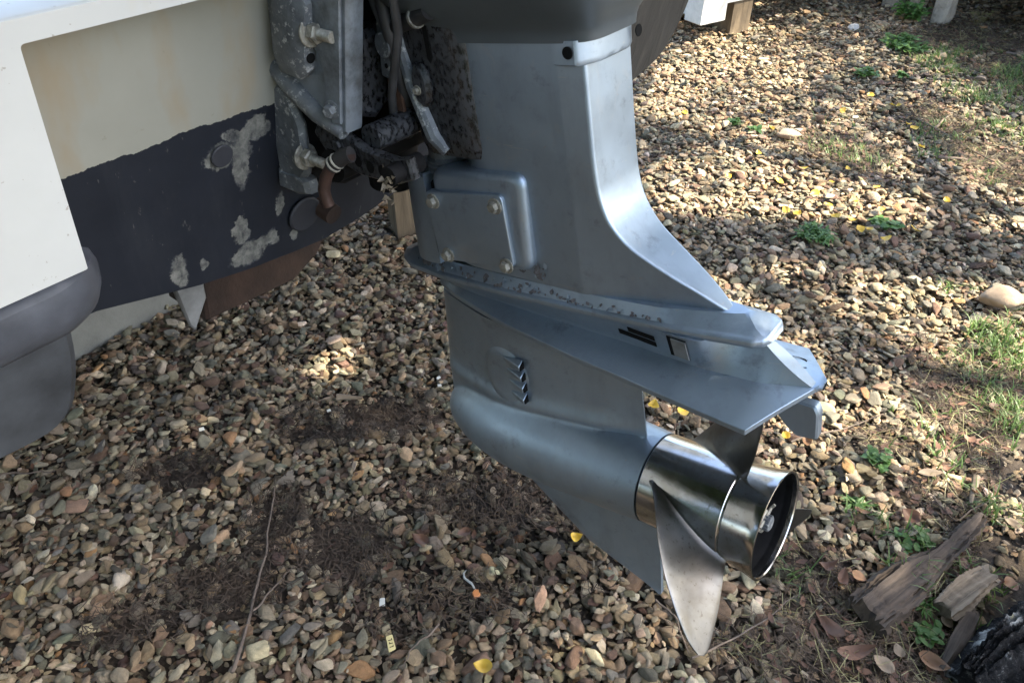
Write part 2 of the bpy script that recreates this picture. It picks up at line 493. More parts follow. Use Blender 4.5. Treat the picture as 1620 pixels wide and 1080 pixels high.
M_YELLOWBIT = simple('yellow_printed_scrap', (.55, .47, .22), .5, 0, .1, 30, 0)
M_ORANGE = simple('orange_plastic', (.62, .24, .08), .4, 0, .12, 30, 0)
M_TANROCK = simple('tan_rock', (.33, .24, .16), .85, 0, .28, 9, .5, 40, .006)
M_PRINT_HOLE = simple('black_print_and_hole_shade', (.008, .008, .008), .9, 0, .1, 30, 0)  # real print, and the shade inside slots and holes painted as black
M_PRINT_HOLE.node_tree.nodes['Principled BSDF'].inputs['Specular IOR Level'].default_value = .1
M_SHED = simple('dark_shed_boards', (.022, .020, .018), .9, 0, .3, 6, .3, 40)
M_PIER = simple('rough_concrete_pier', (.36, .32, .26), .95, 0, .28, 16, .9, 60, .01)

# ------------------------------------------------------------------ the ground
def fbm(x, y, s, seed):
    r = np.random.default_rng(seed); o = 0
    for k in range(5):
        a, p = r.uniform(0, 6.28, 2); f = s * (1.7 ** k)
        o = o + (.62 ** k) * np.sin(x * f * math.cos(a) + y * f * math.sin(a) + p + 1.7 * np.sin(.6 * f * (y * math.cos(a) - x * math.sin(a)) + 2 * p))
    return o

def ground_z(x, y): return .006 * fbm(np.asarray(x, float), np.asarray(y, float), 2.2, 3)

gx = np.concatenate([np.array([-60, -30, -14, -8]), np.linspace(-3.6, 3.9, 300), np.array([8, 14, 30, 60])])
gy = np.concatenate([np.array([-30, -12, -5, -2]), np.linspace(-.4, 5.0, 220), np.array([9, 14, 30, 80])])
XX, YY = np.meshgrid(gx, gy)
ZZ = ground_z(XX, YY) - .004
nv = len(gx)
gf = [(j * nv + i, j * nv + i + 1, (j + 1) * nv + i + 1, (j + 1) * nv + i) for j in range(len(gy) - 1) for i in range(nv - 1)]
ground = mesh_obj('ground', np.stack([XX.ravel(), YY.ravel(), ZZ.ravel()], 1), gf, M_GROUND, None, 60, clean=False)
tag(ground, kind='structure')

# patches of bare soil / litter: centre and reach in the survey, strength
def blob(px, py, rx, ry, s, ang=0.0):
    c = G(px, py); e = G(px + 10, py); n = G(px, py - 10)
    kx = np.linalg.norm(e - c) / 10; ky = np.linalg.norm(n - c) / 10
    return (c[0], c[1], rx * kx, ry * ky, s, ang)
DIRT = [blob(600, 660, 150, 34, .95), blob(520, 690, 70, 26, .9), blob(760, 800, 150, 70, .55), blob(760, 940, 150, 75, .55), blob(560, 870, 110, 45, .85),
        blob(340, 930, 95, 40, .85), blob(200, 1000, 95, 60, .85), blob(440, 830, 40, 60, .8), blob(270, 745, 60, 24, .8),
        blob(1590, 640, 100, 120, .82), blob(1610, 760, 100, 90, .62), blob(1560, 900, 100, 110, .85), blob(1460, 800, 90, 60, .45),
        blob(1250, 1030, 130, 60, .55), blob(1400, 1040, 170, 80, .72), blob(1290, 930, 70, 60, .45), blob(1590, 1020, 90, 90, .95),
        blob(1560, 260, 70, 40, .55), blob(1480, 200, 60, 30, .5), blob(1600, 130, 80, 40, .6), blob(1550, 60, 120, 26, .9), blob(1330, 240, 70, 30, .45), blob(1390, 700, 60, 30, .5)]
def dirt_at(x, y):
    d = np.zeros_like(x)
    wob = .28 * fbm(x, y, 9, 11)
    for (cx, cy, rx, ry, s, a) in DIRT:
        q = np.sqrt(((x - cx) / rx) ** 2 + ((y - cy) / ry) ** 2) + wob
        d = np.maximum(d, s * np.clip(1.6 - 1.25 * q, 0, 1))
    return np.clip(d, 0, 1)
WET = [blob(780, 820, 110, 60, 1.0), blob(840, 860, 100, 50, 1.0), blob(700, 960, 120, 50, .7), blob(640, 900, 90, 40, .6)]
def wet_at(x, y):
    d = np.zeros_like(x)
    for (cx, cy, rx, ry, s, a) in WET:
        q = np.sqrt(((x - cx) / rx) ** 2 + ((y - cy) / ry) ** 2) + .2 * fbm(x, y, 11, 5)
        d = np.maximum(d, s * np.clip(1.7 - 1.3 * q, 0, 1))
    return np.clip(d, 0, 1)

oil = ground.data.attributes.new('oil', 'FLOAT', 'POINT')
oil.data.foreach_set('value', wet_at(XX.ravel(), YY.ravel()).astype(np.float32))
# ------------------------------------------------------------------ gravel: thousands of real stones, laid one on another
stone_col = bpy.data.collections.new('gravel_stones')
def stone_mesh(i, sub):
    r = np.random.default_rng(100 + i)
    bm = bmesh.new(); bmesh.ops.create_icosphere(bm, subdivisions=sub, radius=1.0)
    P = np.array([v.co[:] for v in bm.verts])
    k = r.integers(6, 12)
    N = r.normal(size=(k, 3)); N /= np.linalg.norm(N, axis=1)[:, None]
    N = np.concatenate([N, -N[: k // 2]])
    D = r.uniform(.58, 1.0, len(N))
    q = np.maximum(P @ N.T, 1e-3) / D
    p = r.uniform(8, 17)
    rad = 1.0 / (np.sum(q ** p, axis=1)) ** (1 / p)
    rad *= 1 + .03 * np.sin(P @ r.normal(size=3) * 5 + 1) + .02 * np.sin(P @ r.normal(size=3) * 11)
    Q = P * rad[:, None]
    Q /= np.abs(Q).max(0)
    for v, c in zip(bm.verts, Q): v.co = c
    me = bpy.data.meshes.new('stone'); bm.to_mesh(me); bm.free()
    finish(me, 50); me.materials.append(M_STONE)
    o = bpy.data.objects.new('stone', me); stone_col.objects.link(o)
NST = 22
for i in range(NST): stone_mesh(i, 3)

PAL = np.array([(.215, .210, .185), (.285, .262, .212), (.30, .235, .160), (.245, .175, .115), (.165, .105, .080), (.125, .148, .132), (.095, .088, .082),
                (.33, .225, .165), (.36, .185, .075), (.42, .39, .315), (.50, .475, .42), (.150, .165, .172), (.21, .20, .135), (.115, .070, .068)])
PAL = PAL * 1.24
PW = np.array([.15, .14, .13, .10, .07, .085, .07, .06, .018, .085, .035, .07, .06, .05]); PW = PW / PW.sum()

def lay_gravel():
    x0, x1, y0, y1, res = -3.3, 3.3, .30, 4.9, .006
    nx, ny = int((x1 - x0) / res), int((y1 - y0) / res)
    H = np.zeros((nx, ny))
    n = 580000
    X = rng.uniform(x0, x1, n); Y = rng.uniform(y0, y1, n)
    keep = (np.abs(X) < .80 + .56 * Y)
    X, Y = X[keep], Y[keep]; n = len(X)
    # what is in view gets two layers; sizes from 4 to 24 mm half length
    a = np.clip(np.exp(rng.normal(math.log(.0061), .42, n)), .0026, .0190)
    d = dirt_at(X, Y)
    small = rng.random(n) < .45 * d
    a = np.where(small, a * .55, a)
    keep = rng.random(n) > d * .90
    X, Y, a, d = X[keep], Y[keep], a[keep], d[keep]; n = len(X)
    el = rng.uniform(.62, .95, n); fl = rng.uniform(.30, .60, n)
    S = np.stack([a * rng.uniform(1.0, 1.3, n), a * el, a * fl], 1)
    rot = np.stack([rng.normal(0, .17, n), rng.normal(0, .17, n), rng.uniform(0, 6.283, n)], 1)
    Z = np.zeros(n)
    order = np.argsort(a + rng.normal(0, .0042, n))
    ix = ((X - x0) / res).astype(int); iy = ((Y - y0) / res).astype(int)
    # small stamps of a dome, by radius in cells
    stamps = {}
    for k in range(1, 7):
        g = np.arange(-k, k + 1) * res
        dd = np.sqrt(g[:, None] ** 2 + g[None, :] ** 2)
        stamps[k] = dd
    base = ground_z(X, Y)
    for i in order:
        r = S[i, 0] * .85; k = min(6, max(1, int(r / res)))
        p, q = ix[i], iy[i]
        if p < k or q < k or p >= nx - k or q >= ny - k: continue
        W = H[p - k:p + k + 1, q - k:q + k + 1]
        dd = stamps[k]; m = dd < r
        hs = W[m]
        hb = .55 * hs.mean() + .45 * hs[len(hs) // 2]
        c = hb + S[i, 2] * (.50 - .25 * d[i])
        Z[i] = c
        dome = c + S[i, 2] * np.sqrt(np.maximum(0, 1 - (dd[m] / (r * 1.05)) ** 2)) * .9
        W[m] = np.maximum(hs, dome)
    # settle the heap so its top lies level
    Z = np.minimum(Z, .034)
    tint = PAL[rng.choice(len(PAL), n, p=PW)] * rng.uniform(.78, 1.18, n)[:, None]
    tint *= rng.normal(1, .05, (n, 3))
    lum = tint @ np.array([.3, .55, .15]); tint = .62 * tint + .38 * lum[:, None] * np.array([1.16, 1.0, .80]); tint = tint * np.array([1.08, 1.0, .87])
    wet = wet_at(X, Y)
    tint *= (1 - .68 * wet)[:, None]
    # dusty brown film where stones lie in the soil
    f = (.35 * d)[:, None]
    tint = tint * (1 - f) + np.array([.13, .09, .06]) * f
    top = H
    pos = np.stack([X, Y, Z + base], 1)
    return pos, S, rot, np.clip(tint, .01, .8), (H, x0, y0, res)

gpos, gscl, grot, gtint, (HM, hx0, hy0, hres) = lay_gravel()
def top_z(x, y):
    """height of the gravel's upper face"""
    i = int((x - hx0) / hres); j = int((y - hy0) / hres)
    if 3 <= i < HM.shape[0] - 3 and 3 <= j < HM.shape[1] - 3:
        return float(np.percentile(HM[i - 2:i + 3, j - 2:j + 3], 75)) + float(ground_z(x, y))
    return float(ground_z(x, y))

def instance_cloud(name, pos, scl, rot, tint, coll, count):
    n = len(pos)
    me = bpy.data.meshes.new(name); me.vertices.add(n)
    me.vertices.foreach_set('co', pos.astype(np.float32).ravel())
    def attr(nm, ty, key, val):
        a = me.attributes.new(nm, ty, 'POINT'); a.data.foreach_set(key, np.ascontiguousarray(val).ravel())
    attr('scl', 'FLOAT_VECTOR', 'vector', scl.astype(np.float32)); attr('rot', 'FLOAT_VECTOR', 'vector', rot.astype(np.float32))
    attr('tint', 'FLOAT_VECTOR', 'vector', tint.astype(np.float32)); attr('seed', 'FLOAT_VECTOR', 'vector', rng.uniform(0, 40, (n, 3)).astype(np.float32))
    attr('pick', 'INT', 'value', rng.integers(0, count, n).astype(np.int32))
    o = bpy.data.objects.new(name, me); COL.objects.link(o)
    ng = bpy.data.node_groups.new(name, 'GeometryNodeTree')
    ng.interface.new_socket('Geometry', in_out='INPUT', socket_type='NodeSocketGeometry')
    ng.interface.new_socket('Geometry', in_out='OUTPUT', socket_type='NodeSocketGeometry')
    N, L = ng.nodes, ng.links
    gi, go = N.new('NodeGroupInput'), N.new('NodeGroupOutput')
    mp = N.new('GeometryNodeMeshToPoints'); ip = N.new('GeometryNodeInstanceOnPoints'); ci = N.new('GeometryNodeCollectionInfo')
    ci.inputs['Collection'].default_value = coll; ci.inputs['Separate Children'].default_value = True; ci.inputs['Reset Children'].default_value = True
    def na(nm, ty):
        a = N.new('GeometryNodeInputNamedAttribute'); a.data_type = ty; a.inputs['Name'].default_value = nm; return a.outputs['Attribute']
    L.new(gi.outputs[0], mp.inputs['Mesh']); L.new(mp.outputs[0], ip.inputs['Points']); L.new(ci.outputs[0], ip.inputs['Instance'])
    ip.inputs['Pick Instance'].default_value = True
    L.new(na('pick', 'INT'), ip.inputs['Instance Index'])
    er = N.new('FunctionNodeEulerToRotation'); L.new(na('rot', 'FLOAT_VECTOR'), er.inputs[0]); L.new(er.outputs[0], ip.inputs['Rotation'])
    L.new(na('scl', 'FLOAT_VECTOR'), ip.inputs['Scale'])
    L.new(ip.outputs[0], go.inputs[0])
    md = o.modifiers.new('scatter', 'NODES'); md.node_group = ng
    return o
gravel = instance_cloud('gravel', gpos, gscl, grot, gtint, stone_col, NST)
tag(gravel, 'loose rounded gravel of grey, tan and brown stones covering the yard', 'gravel', kind='stuff')

# ------------------------------------------------------------------ the boat (local axes: x aft, y starboard, z up)
boat = empty('boat', BASE, (0, 0, -YAW))
tag(boat, 'white hulled boat with a cream transom and navy bottom paint, carrying the outboard', 'boat')
RK = math.tan(R(13))
def th(z, h0): return h0 + (z - .8) * RK         # raked transom planes

# recessed transom: gently crowned panel down to a shallow V bottom
def bottom_z(v): return np.interp(v, [-.36, -.24, -.17, -.10, -.05, .02, .09, .14, .26], [.633, .597, .582, .572, .567, .573, .588, .598, .633])
vs = np.linspace(-.372, .262, 44); v_, f_ = [], []
rows = 26
for v in vs:
    zb = float(bottom_z(v))
    for k in range(rows):
        z = zb + (.925 - zb) * k / (rows - 1)
        v_.append((th(z, -.59) + .003 * math.sin(7 * v + 9 * z), v, z))
for i in range(len(vs) - 1):
    for k in range(rows - 1):
        f_.append((i * rows + k, (i + 1) * rows + k, (i + 1) * rows + k + 1, i * rows + k + 1))
n0 = len(v_)
# close it as a thick panel
for v in vs:
    zb = float(bottom_z(v))
    for z in (zb, .925): v_.append((th(z, -.63), v, z))
for i in range(len(vs) - 1):
    a, b = n0 + 2 * i, n0 + 2 * i + 2
    f_.append((a, a + 1, b + 1, b))
    f_.append((i * rows, a, b, (i + 1) * rows)); f_.append((i * rows + rows - 1, (i + 1) * rows + rows - 1, b + 1, a + 1))
f_.append(tuple(range(rows)) + (n0 + 1, n0)); e = (len(vs) - 1)
f_.append(tuple(e * rows + k for k in range(rows))[::-1] + (n0 + 2 * e, n0 + 2 * e + 1))
transom = mesh_obj('transom', v_, f_, M_TRANSOM, boat, 40)
tag(transom, 'cream transom panel with scraped navy bottom paint below')

# hull bottom going forward under the transom
v_, f_ = [], []
hs = [-.66, -.9, -1.6, -2.6, -3.6, -4.3]
vv = np.linspace(-1.02, .92, 40)
for k, hh in enumerate(hs):
    nar = [1, 1, 1, .96, .72, .25][k]
    for v in vv:
        c = -.05; d = abs(v - c)
        z = .573 + .245 * d + (.10 * max(0, d - .8) / .2) + [0, .0, .0, .05, .18, .42][k]
        v_.append((hh, c + (v - c) * nar, z))
m = len(vv)
for k in range(len(hs) - 1):
    for i in range(m - 1): f_.append((k * m + i, k * m + i + 1, (k + 1) * m + i + 1, (k + 1) * m + i))
hb = mesh_obj('hull_bottom', v_, f_, M_NAVY, boat, 40)
sm = hb.modifiers.new('thickness', 'SOLIDIFY'); sm.thickness = .012; sm.offset = -1
for sgn, nm in ((-1, 'hull_side'), (1, 'hull_side')):
    v_, f_ = [], []
    for k, hh in enumerate(hs):
        nar = [1, 1, 1, .96, .72, .25][k]
        for z, fl in ((.82, .95), (.95, .99), (1.1, 1.02), (1.22, 1.03)):
            v_.append((hh, -.05 + sgn * .985 * fl * nar, z + [0, 0, 0, .05, .15, .3][k]))
    for k in range(len(hs) - 1):
        for i in range(3): f_.append((k * 4 + i, k * 4 + i + 1, (k + 1) * 4 + i + 1, (k + 1) * 4 + i))
    o = mesh_obj(nm, v_, f_, M_GEL, boat, 40)
    q = o.modifiers.new('thickness', 'SOLIDIFY'); q.thickness = .02

# white moulded stern frame: the corner pod's aft face and the cap above the transom, one moulding standing proud
def frame_pt(v, z, h0=-.55): return (th(z, h0), v, z)
C0 = -.055
def rounded(poly, rad, seg=5):
    out = []; n = len(poly)
    for i in range(n):
        p, a, b = np.array(poly[i][:2], float), np.array(poly[i - 1][:2], float), np.array(poly[(i + 1) % n][:2], float)
        r = poly[i][2] if len(poly[i]) > 2 else rad
        da, db = a - p, b - p
        la, lb = np.linalg.norm(da), np.linalg.norm(db); q = min(r, la * .45, lb * .45)
        p0, p1 = p + da / la * q, p + db / lb * q
        for k in range(seg + 1):
            t = k / seg; out.append((1 - t) ** 2 * p0 + 2 * t * (1 - t) * p + t * t * p1)
    return out
inner = [(-.372, .712, .002), (-.372, .925, .004), (.262, .925, .004), (.262, .790, .004)]
outer = [(.90, .790, .02), (.93, .955, .05), (.40, .948, .1), (-.05, .943, .1), (-.51, .943, .1), (-1.04, .950, .05), (-1.01, .712, .02)]
pts = rounded(outer + inner, .01)
g = Geo()
g.prism([frame_pt(p[0], p[1], -.55) for p in pts], (-.09, 0, 0), .004)
frame = g.obj('stern_frame', M_GEL, boat, 30)
tag(frame, 'white moulded stern corner and top ledge')
# caulk bead along the top inner edge
g = Geo()
path = [(th(.921, -.585), v, .9205 + .0012 * math.sin(60 * v)) for v in np.linspace(-.365, -.10, 40)]
g.tube(path, [.0035 + .0012 * math.sin(v * 190) for v in np.linspace(0, .3, 40)], 8).obj('sealant_bead', M_GEL, boat)

# splash well floor behind the ledge, its draining blue-grey water line
g = Geo(); gbox(g, (-.98, -.98, .905), (-.64, .86, .918)); gb = g.obj('splash_well', M_GEL, boat)
for (px, py, a, b) in ((48, 20, 40, 7), (112, 12, 26, 6), (14, 27, 16, 4)):
    k = []
    for q in range(18):
        g_ = 6.283 * q / 18; r_ = 1 + .22 * math.sin(3 * g_ + a)
        d = G(px + a * r_ * math.cos(g_), py + b * r_ * math.sin(g_), .9192) - BASE
        k.append((float(d @ HX), float(d @ SX), .9185))
    Geo().prism(k, (0, 0, .0012), 0).obj('water_mark', M_WATERMARK, boat)
# grey rubber strake round the pods' lower edge and the darker hull below
def pod(side):
    mir = (lambda v: v) if side < 0 else (lambda v: 2 * C0 - v)
    # strake: half-round band sweeping round the inner corner towards the bow
    zc = .678
    path = [(th(zc, -.552) - .012, mir(-1.02), zc + .0)] + [(th(zc, -.552) - .012, mir(v), zc + .0) for v in np.linspace(-1.0, -.405, 12)]
    for k in range(1, 10):
        a = k / 9 * R(86)
        path.append((th(zc, -.552) - .012 - .040 * (1 - math.cos(a)), mir(-.405 + .040 * math.sin(a)), zc + .004 * math.sin(a)))
    path.append((-.665, mir(-.363), zc + .004))
    sec = [(-.02, .036), (.010, .035), (.020, .028), (.024, .014), (.023, -.004), (.018, -.020), (.008, -.031), (-.02, -.034)]
    v_, f_ = [], []
    P = np.array(path); n = len(sec)
    for i in range(len(P)):
        t = P[min(i + 1, len(P) - 1)] - P[max(0, i - 1)]; t /= np.linalg.norm(t)
        out = np.cross(t, (0, 0, 1.0)) * (1 if side < 0 else -1)
        if i < 3: out = np.array([1.0, 0, 0])
        for (d, z) in sec: v_.append(P[i] + out * d + np.array([RK * z, 0, z]))
    for i in range(len(P) - 1):
        for k in range(n):
            j = (k + 1) % n; f_.append((i * n + k, i * n + j, (i + 1) * n + j, (i + 1) * n + k))
    f_.append(tuple(range(n))); f_.append(tuple((len(P) - 1) * n + k for k in range(n))[::-1])
    if side < 0: mesh_obj('rub_strake', v_, f_, M_STRAKE, boat, 38)
    g = Geo()
    if side < 0:
        poly = [(-.394, .665, .004), (-.400, .60, .03), (-.424, .530, .035), (-.52, .536, .05), (-.90, .60, .1), (-1.03, .70, .02)]
    else:
        poly = [(.30, .665, .004), (.33, .55, .04), (.60, .560, .03), (.665, .585, .05), (.755, .612, .05), (.790, .675, .03), (.800, .805, .01), (.30, .805, .01)]
    q = rounded(poly, .02)
    g.prism([(th(z, -.55) - .006, v, z) for v, z in q], (-.72, 0, 0), .006)
    return g.obj('pod_hull', M_PODGREY if side < 0 else M_STARBOARD, boat, 35)
pod(-1); p2 = pod(1)
tag(p2, 'dark scuffed underside of the far stern corner')
# hardware on the transom
def disc_on_transom(name, v, z, r, t, mat, h0=-.59, n=28):
    nrm = np.array([1, 0, -RK]); nrm /= np.linalg.norm(nrm)
    c = np.array([th(z, h0), v, z]); a = np.array([0, 1.0, 0]); b = np.cross(nrm, a)
    ring = [c + r * (math.cos(q) * a + math.sin(q) * b) for q in np.linspace(0, 2 * math.pi, n, endpoint=False)]
    return Geo().prism(ring, nrm * t, t * .35).obj(name, mat, boat)
disc_on_transom('drain_flap', -.088, .628, .024, .005, M_NAVY)
disc_on_transom('filler_plug', -.193, .752, .013, .003, M_NAVY)
# drain spout: short corroded tube
nrm = np.array([1, 0, -RK]); nrm /= np.linalg.norm(nrm)
g = Geo(); c = np.array([th(.626, -.59), -.060, .626])
g.tube([c - nrm * .01, c + nrm * .004, c + nrm * .022, c + nrm * .024, c + nrm * .0235, c + nrm * .01], [.014, .0135, .013, .0125, .0100, .0095], 20)
g.obj('drain_spout', M_RUST, boat)
# stray hull skeg and rusty keel skid
g = Geo()
g.prism([(-.745, -.226, .60), (-.745, -.176, .60), (-.745, -.186, .50), (-.745, -.214, .462), (-.745, -.219, .47), (-.745, -.224, .52)], (-.010, 0, 0), .003)
g.prism([(-.747, -.184, .60), (-.747, -.178, .60), (-.747, -.213, .463), (-.747, -.215, .463)], (-.015, 0, 0), .001)
tag(g.obj('spray_skeg', M_GALV, boat), 'pale pointed metal skeg below the transom')

# trailer under the hull: rusty crossbeam, long beam and props
trailer = empty('boat_trailer', boat_w(-1.2, -.08, 0), (0, 0, -YAW))
tag(trailer, 'rusty brown steel boat trailer beam under the keel', 'trailer')
def tr_obj(g, name, mat):
    o = g.obj(name, mat, trailer)
    o.data.transform(Matrix.Translation((1.2, .08, 0))); return o
g = Geo(); g.prism([(-.765, -.186, .452), (-.765, -.035, .440), (-.765, .015, .462), (-.765, .04, .49), (-.765, .04, .562), (-.765, -.172, .562)], (-.10, 0, 0), .004)
tr_obj(g, 'cross_beam', M_RUST)
g = Geo(); gbox(g, (-4.4, -.13, .40), (-.867, -.03, .545)); tr_obj(g, 'long_beam', M_RUST)
g = Geo(); gbox(g, (-3.3, -.10, 0), (-3.22, -.05, .398)); tr_obj(g, 'stand_leg', M_RUST)
g = Geo(); gbox(g, (-2.3, -.95, .26), (-2.22, .85, .32)); gbox(g, (-2.3, -.12, .32), (-2.22, -.04, .402)); tr_obj(g, 'axle', M_RUST)
for sv in (-1.02, .86):
    w = lathe('wheel', [(-.07, 0), (-.07, .15), (-.085, .17), (-.085, .25), (-.06, .285), (.06, .285), (.085, .25), (.085, .17), (.07, .15), (.07, 0)], M_BLACK, trailer, 36, 'y', (-2.26 + 1.2, sv + .08, .285))

# concrete support lying on the gravel
blk = empty('concrete_block', boat_w(-1.50, -.15, 0), (0, 0, -YAW - R(0.5)))
tag(blk, 'long pale grey concrete support lying across under the hull', 'concrete block')
g = Geo(); gbox(g, (-.12, -.62, -.01), (.035, .26, .22), .006); g.obj('concrete_beam', M_CONC, blk)
g = Geo(); g.tube([(.04, -.02, .20), (.0405, -.012, .17), (.042, -.016, .14)], .003, 6); g.obj('crack_wire', M_BLACK, blk)

# timber prop under the far side
pw_ = G(641, 378)
post = Geo(); gbox(post, (-.034, -.045, 0), (.034, .045, .33), .004)
post = post.obj('timber_prop', M_TIMBER, None); post.location = (pw_[0], pw_[1] + .03, 0); post.rotation_euler = (0, 0, R(22))
tag(post, 'short brown timber post standing on the gravel behind the outboard', 'timber post')

# ------------------------------------------------------------------ the outboard motor (local: x aft, y starboard, z up, from the propeller rim)
MM = Matrix(((UX[0], SX[0], WX[0], PROP[0]), (UX[1], SX[1], WX[1], PROP[1]), (UX[2], SX[2], WX[2], PROP[2]), (0, 0, 0, 1)))
motor = empty('outboard_motor', (0, 0, 0), mat=MM)
tag(motor, 'grey painted outboard motor with a steel propeller, hung on the boat transom', 'outboard motor')
B2M = boat_to_motor

# ---- gearcase: bullet, strut and skeg in one casting
bul_c = 0.0
def bul_R(u):
    u = np.asarray(u, float)
    nose = .064 * np.sqrt(np.maximum(0, 1 - (np.maximum(0, -.315 - u) / .163) ** 2.1))
    aft = .064 - .0085 * np.clip((u + .315) / .175, 0, 1) ** 1.6
    return np.where(u < -.315, nose, aft)
strut_le = I([-.06, -.03, 0, .1, .2, .26], [-.44, -.47, -.478, -.466, -.452, -.447])
strut_te = I([-.06, .064, .124, .19], [-.156, -.158, -.161, -.163])
skeg_le = I([-.207, -.172, -.13, -.087, -.05], [-.150, -.262, -.318, -.372, -.41])
def gc_le(w):
    c = []
    if w >= -.02: c.append(float(strut_le(w)))
    if abs(w) < .064: c.append(-.315 - .163 * (max(0, 1 - (abs(w) / .064) ** 2)) ** (1 / 2.1))
    if w < -.045: c.append(float(skeg_le(w)))
    return min(c)
def gc_te(w):
    c = []
    if w >= -.02: c.append(float(strut_te(w)))
    if abs(w) < .0553: c.append(-.1445)
    elif abs(w) < .064: c.append(-.1445 - .17 * math.sqrt((abs(w) - .0553) / .0087))
    if w < -.03: c.append(-.142 + .02 * (w + .05))
    return max(c)
def gc_b(u, w):
    Rb = bul_R(u); b1 = np.sqrt(np.maximum(0, Rb ** 2 - w * w)); b1 = np.where(u > -.1444, 0.0, b1) if w < -.05 else b1
    x = np.clip((u - strut_le(w)) / (strut_te(w) - strut_le(w)), 0, 1)
    b2 = .031 * np.minimum(1, (x / .34 + 1e-9) ** .52) * np.where(x > .45, 1 - .97 * ((x - .45) / .55) ** 1.4, 1) if w > -.07 else 0 * u
    b2 = np.where((u < strut_le(w)) | (u > strut_te(w) + 1e-6), 0, b2)
    b2 = b2 * np.clip((w + .07) / .05, 0, 1)
    if w < -.03:
        y = np.clip((u - skeg_le(w)) / (-.142 - skeg_le(w)), 0, 1)
        b3 = (.0065 + .004 * np.clip((w + .2) / .15, 0, 1)) * np.minimum(1, np.sqrt(y / .25 + 1e-9)) * (1 - .6 * y)
        b3 = np.where(u < skeg_le(w), 0, b3)
    else: b3 = 0 * u
    p = 5.0
    out = (b1 ** p + b2 ** p + b3 ** p) ** (1 / p)
    # hollow fillet where strut meets bullet
    hh = np.abs(w) - .045
    out = out + .006 * np.exp(-((w - .066) / .014) ** 2) * np.clip(b2 / .014, 0, 1)
    out = out + .012 * np.clip((w - .155) / .035, 0, 1) ** 2 * np.clip((x - .15) * 2.2, 0, 1)
    return out
ws = np.concatenate([np.linspace(-.209, -.075, 26), np.linspace(-.072, .085, 74)[:], np.linspace(.090, .186, 26)])
gearcase = body('gearcase', ws, gc_le, gc_te, gc_b, M_PAINT, motor, nu=110, sharp=48)

# ---- anti-ventilation plate with the tapering body above it
pl_e = I([-.455, -.4307, -.3695, -.3175, -.2165, -.135, -.063, -.0107, .033], [.003, .018, .033, .0455, .0600, .0675, .0725, .0755, .002])
bd_c = I([-.455, -.44, -.42, -.38, -.30, -.16, -.082, -.02, .0265], [.002, .010, .015, .019, .021, .0225, .0262, .022, .004])
plz = [(-.0065, 0), (-.006, 0), (-.0035, .0), (-.0005, .0), (.0012, .02)] + [(.0012 + .0185 * t, .02 + .86 * t) for t in np.linspace(.08, .86, 12)] + \
      [(.0185, .885), (.0205, .93), (.0225, .968), (.0245, .99), (.028, 1.0)] + [(.028 + .0300 * t, 1.0) for t in np.linspace(.12, 1, 9)]
PLW = .1805
CRW = .0200                                  # height of the crease above the plate's edge
def pl_edge_w(u): return PLW - .045 * (u + .1)
def pl_crease_w(u): return PLW + CRW - .012 * (u + .1)
PL_OFF = .0075
def pl_off(u): return PL_OFF * np.clip((u + .40) / .25, 0, 1)
us = np.unique(np.concatenate([np.linspace(-.452, -.0107, 90), np.linspace(-.0107, .033, 12)]))
def smooth_e(u):
    k = np.linspace(-.02, .02, 9); return pl_e(u) if u > -.035 else float(np.mean([pl_e(u + q) for q in k]))
V, F = [], []
for u in us:
    e, c, o = max(.0015, smooth_e(u)), float(bd_c(u)), float(pl_off(u))
    c = min(c, e * .8); ew, cw = float(pl_edge_w(u)), float(pl_crease_w(u))
    if u > -.0107:                           # the tail's cut corners stay in the planes of the two upper faces
        c = min(float(bd_c(u)), e * .9); ew = ew + (cw - ew) * (.0755 - e) / (.0755 - c)
    V += [(u, o - e, ew - .0030), (u, o - e, ew + .0030), (u, -c, cw + .0002), (u, c, cw + .0002), (u, o + e, ew + .0030), (u, o + e, ew - .0030), (u, o * .5, min(cw - .006, ew + .004))]
for i in range(len(us) - 1):
    for k in range(7): F.append((i * 7 + k, i * 7 + (k + 1) % 7, (i + 1) * 7 + (k + 1) % 7, (i + 1) * 7 + k))
F += [tuple(range(7)), tuple((len(us) - 1) * 7 + k for k in range(7))[::-1]]
plate = mesh_obj('ventilation_plate', V, F, M_PAINT, motor, 16)
bv = plate.modifiers.new('edge', 'BEVEL'); bv.width = .0013; bv.segments = 2; bv.limit_method = 'ANGLE'; bv.angle_limit = R(14)
# tapering body above the plate
def bo_te(q): return float(np.interp(q, [0, .25, 1], [.0265, .012, -.030]))
def bo_b(u, q):
    b = bd_c(u) * (1 + .0 * q) + .012 * np.clip((q - .15) / .85, 0, 1) * np.clip((-.045 - u) / .03, 0, 1)
    b = b * (1 - .88 * np.clip((u + .072) / .034, 0, 1) * np.clip(q * 1.02, 0, 1))
    k = np.clip((u + .452) / .03, 0, 1)
    return np.maximum(b * np.sqrt(k), .0004)
def bo_w(u, q):
    a = pl_crease_w(u) - .0012; t = PLW + .058 + .030 * (u + .1)
    return a + (t - a) * q
shoulder = body('gearcase_shoulder', np.linspace(0, 1, 16), lambda q: -.452, bo_te, bo_b, M_PAINT, motor, nu=120, wf=bo_w, sharp=24)

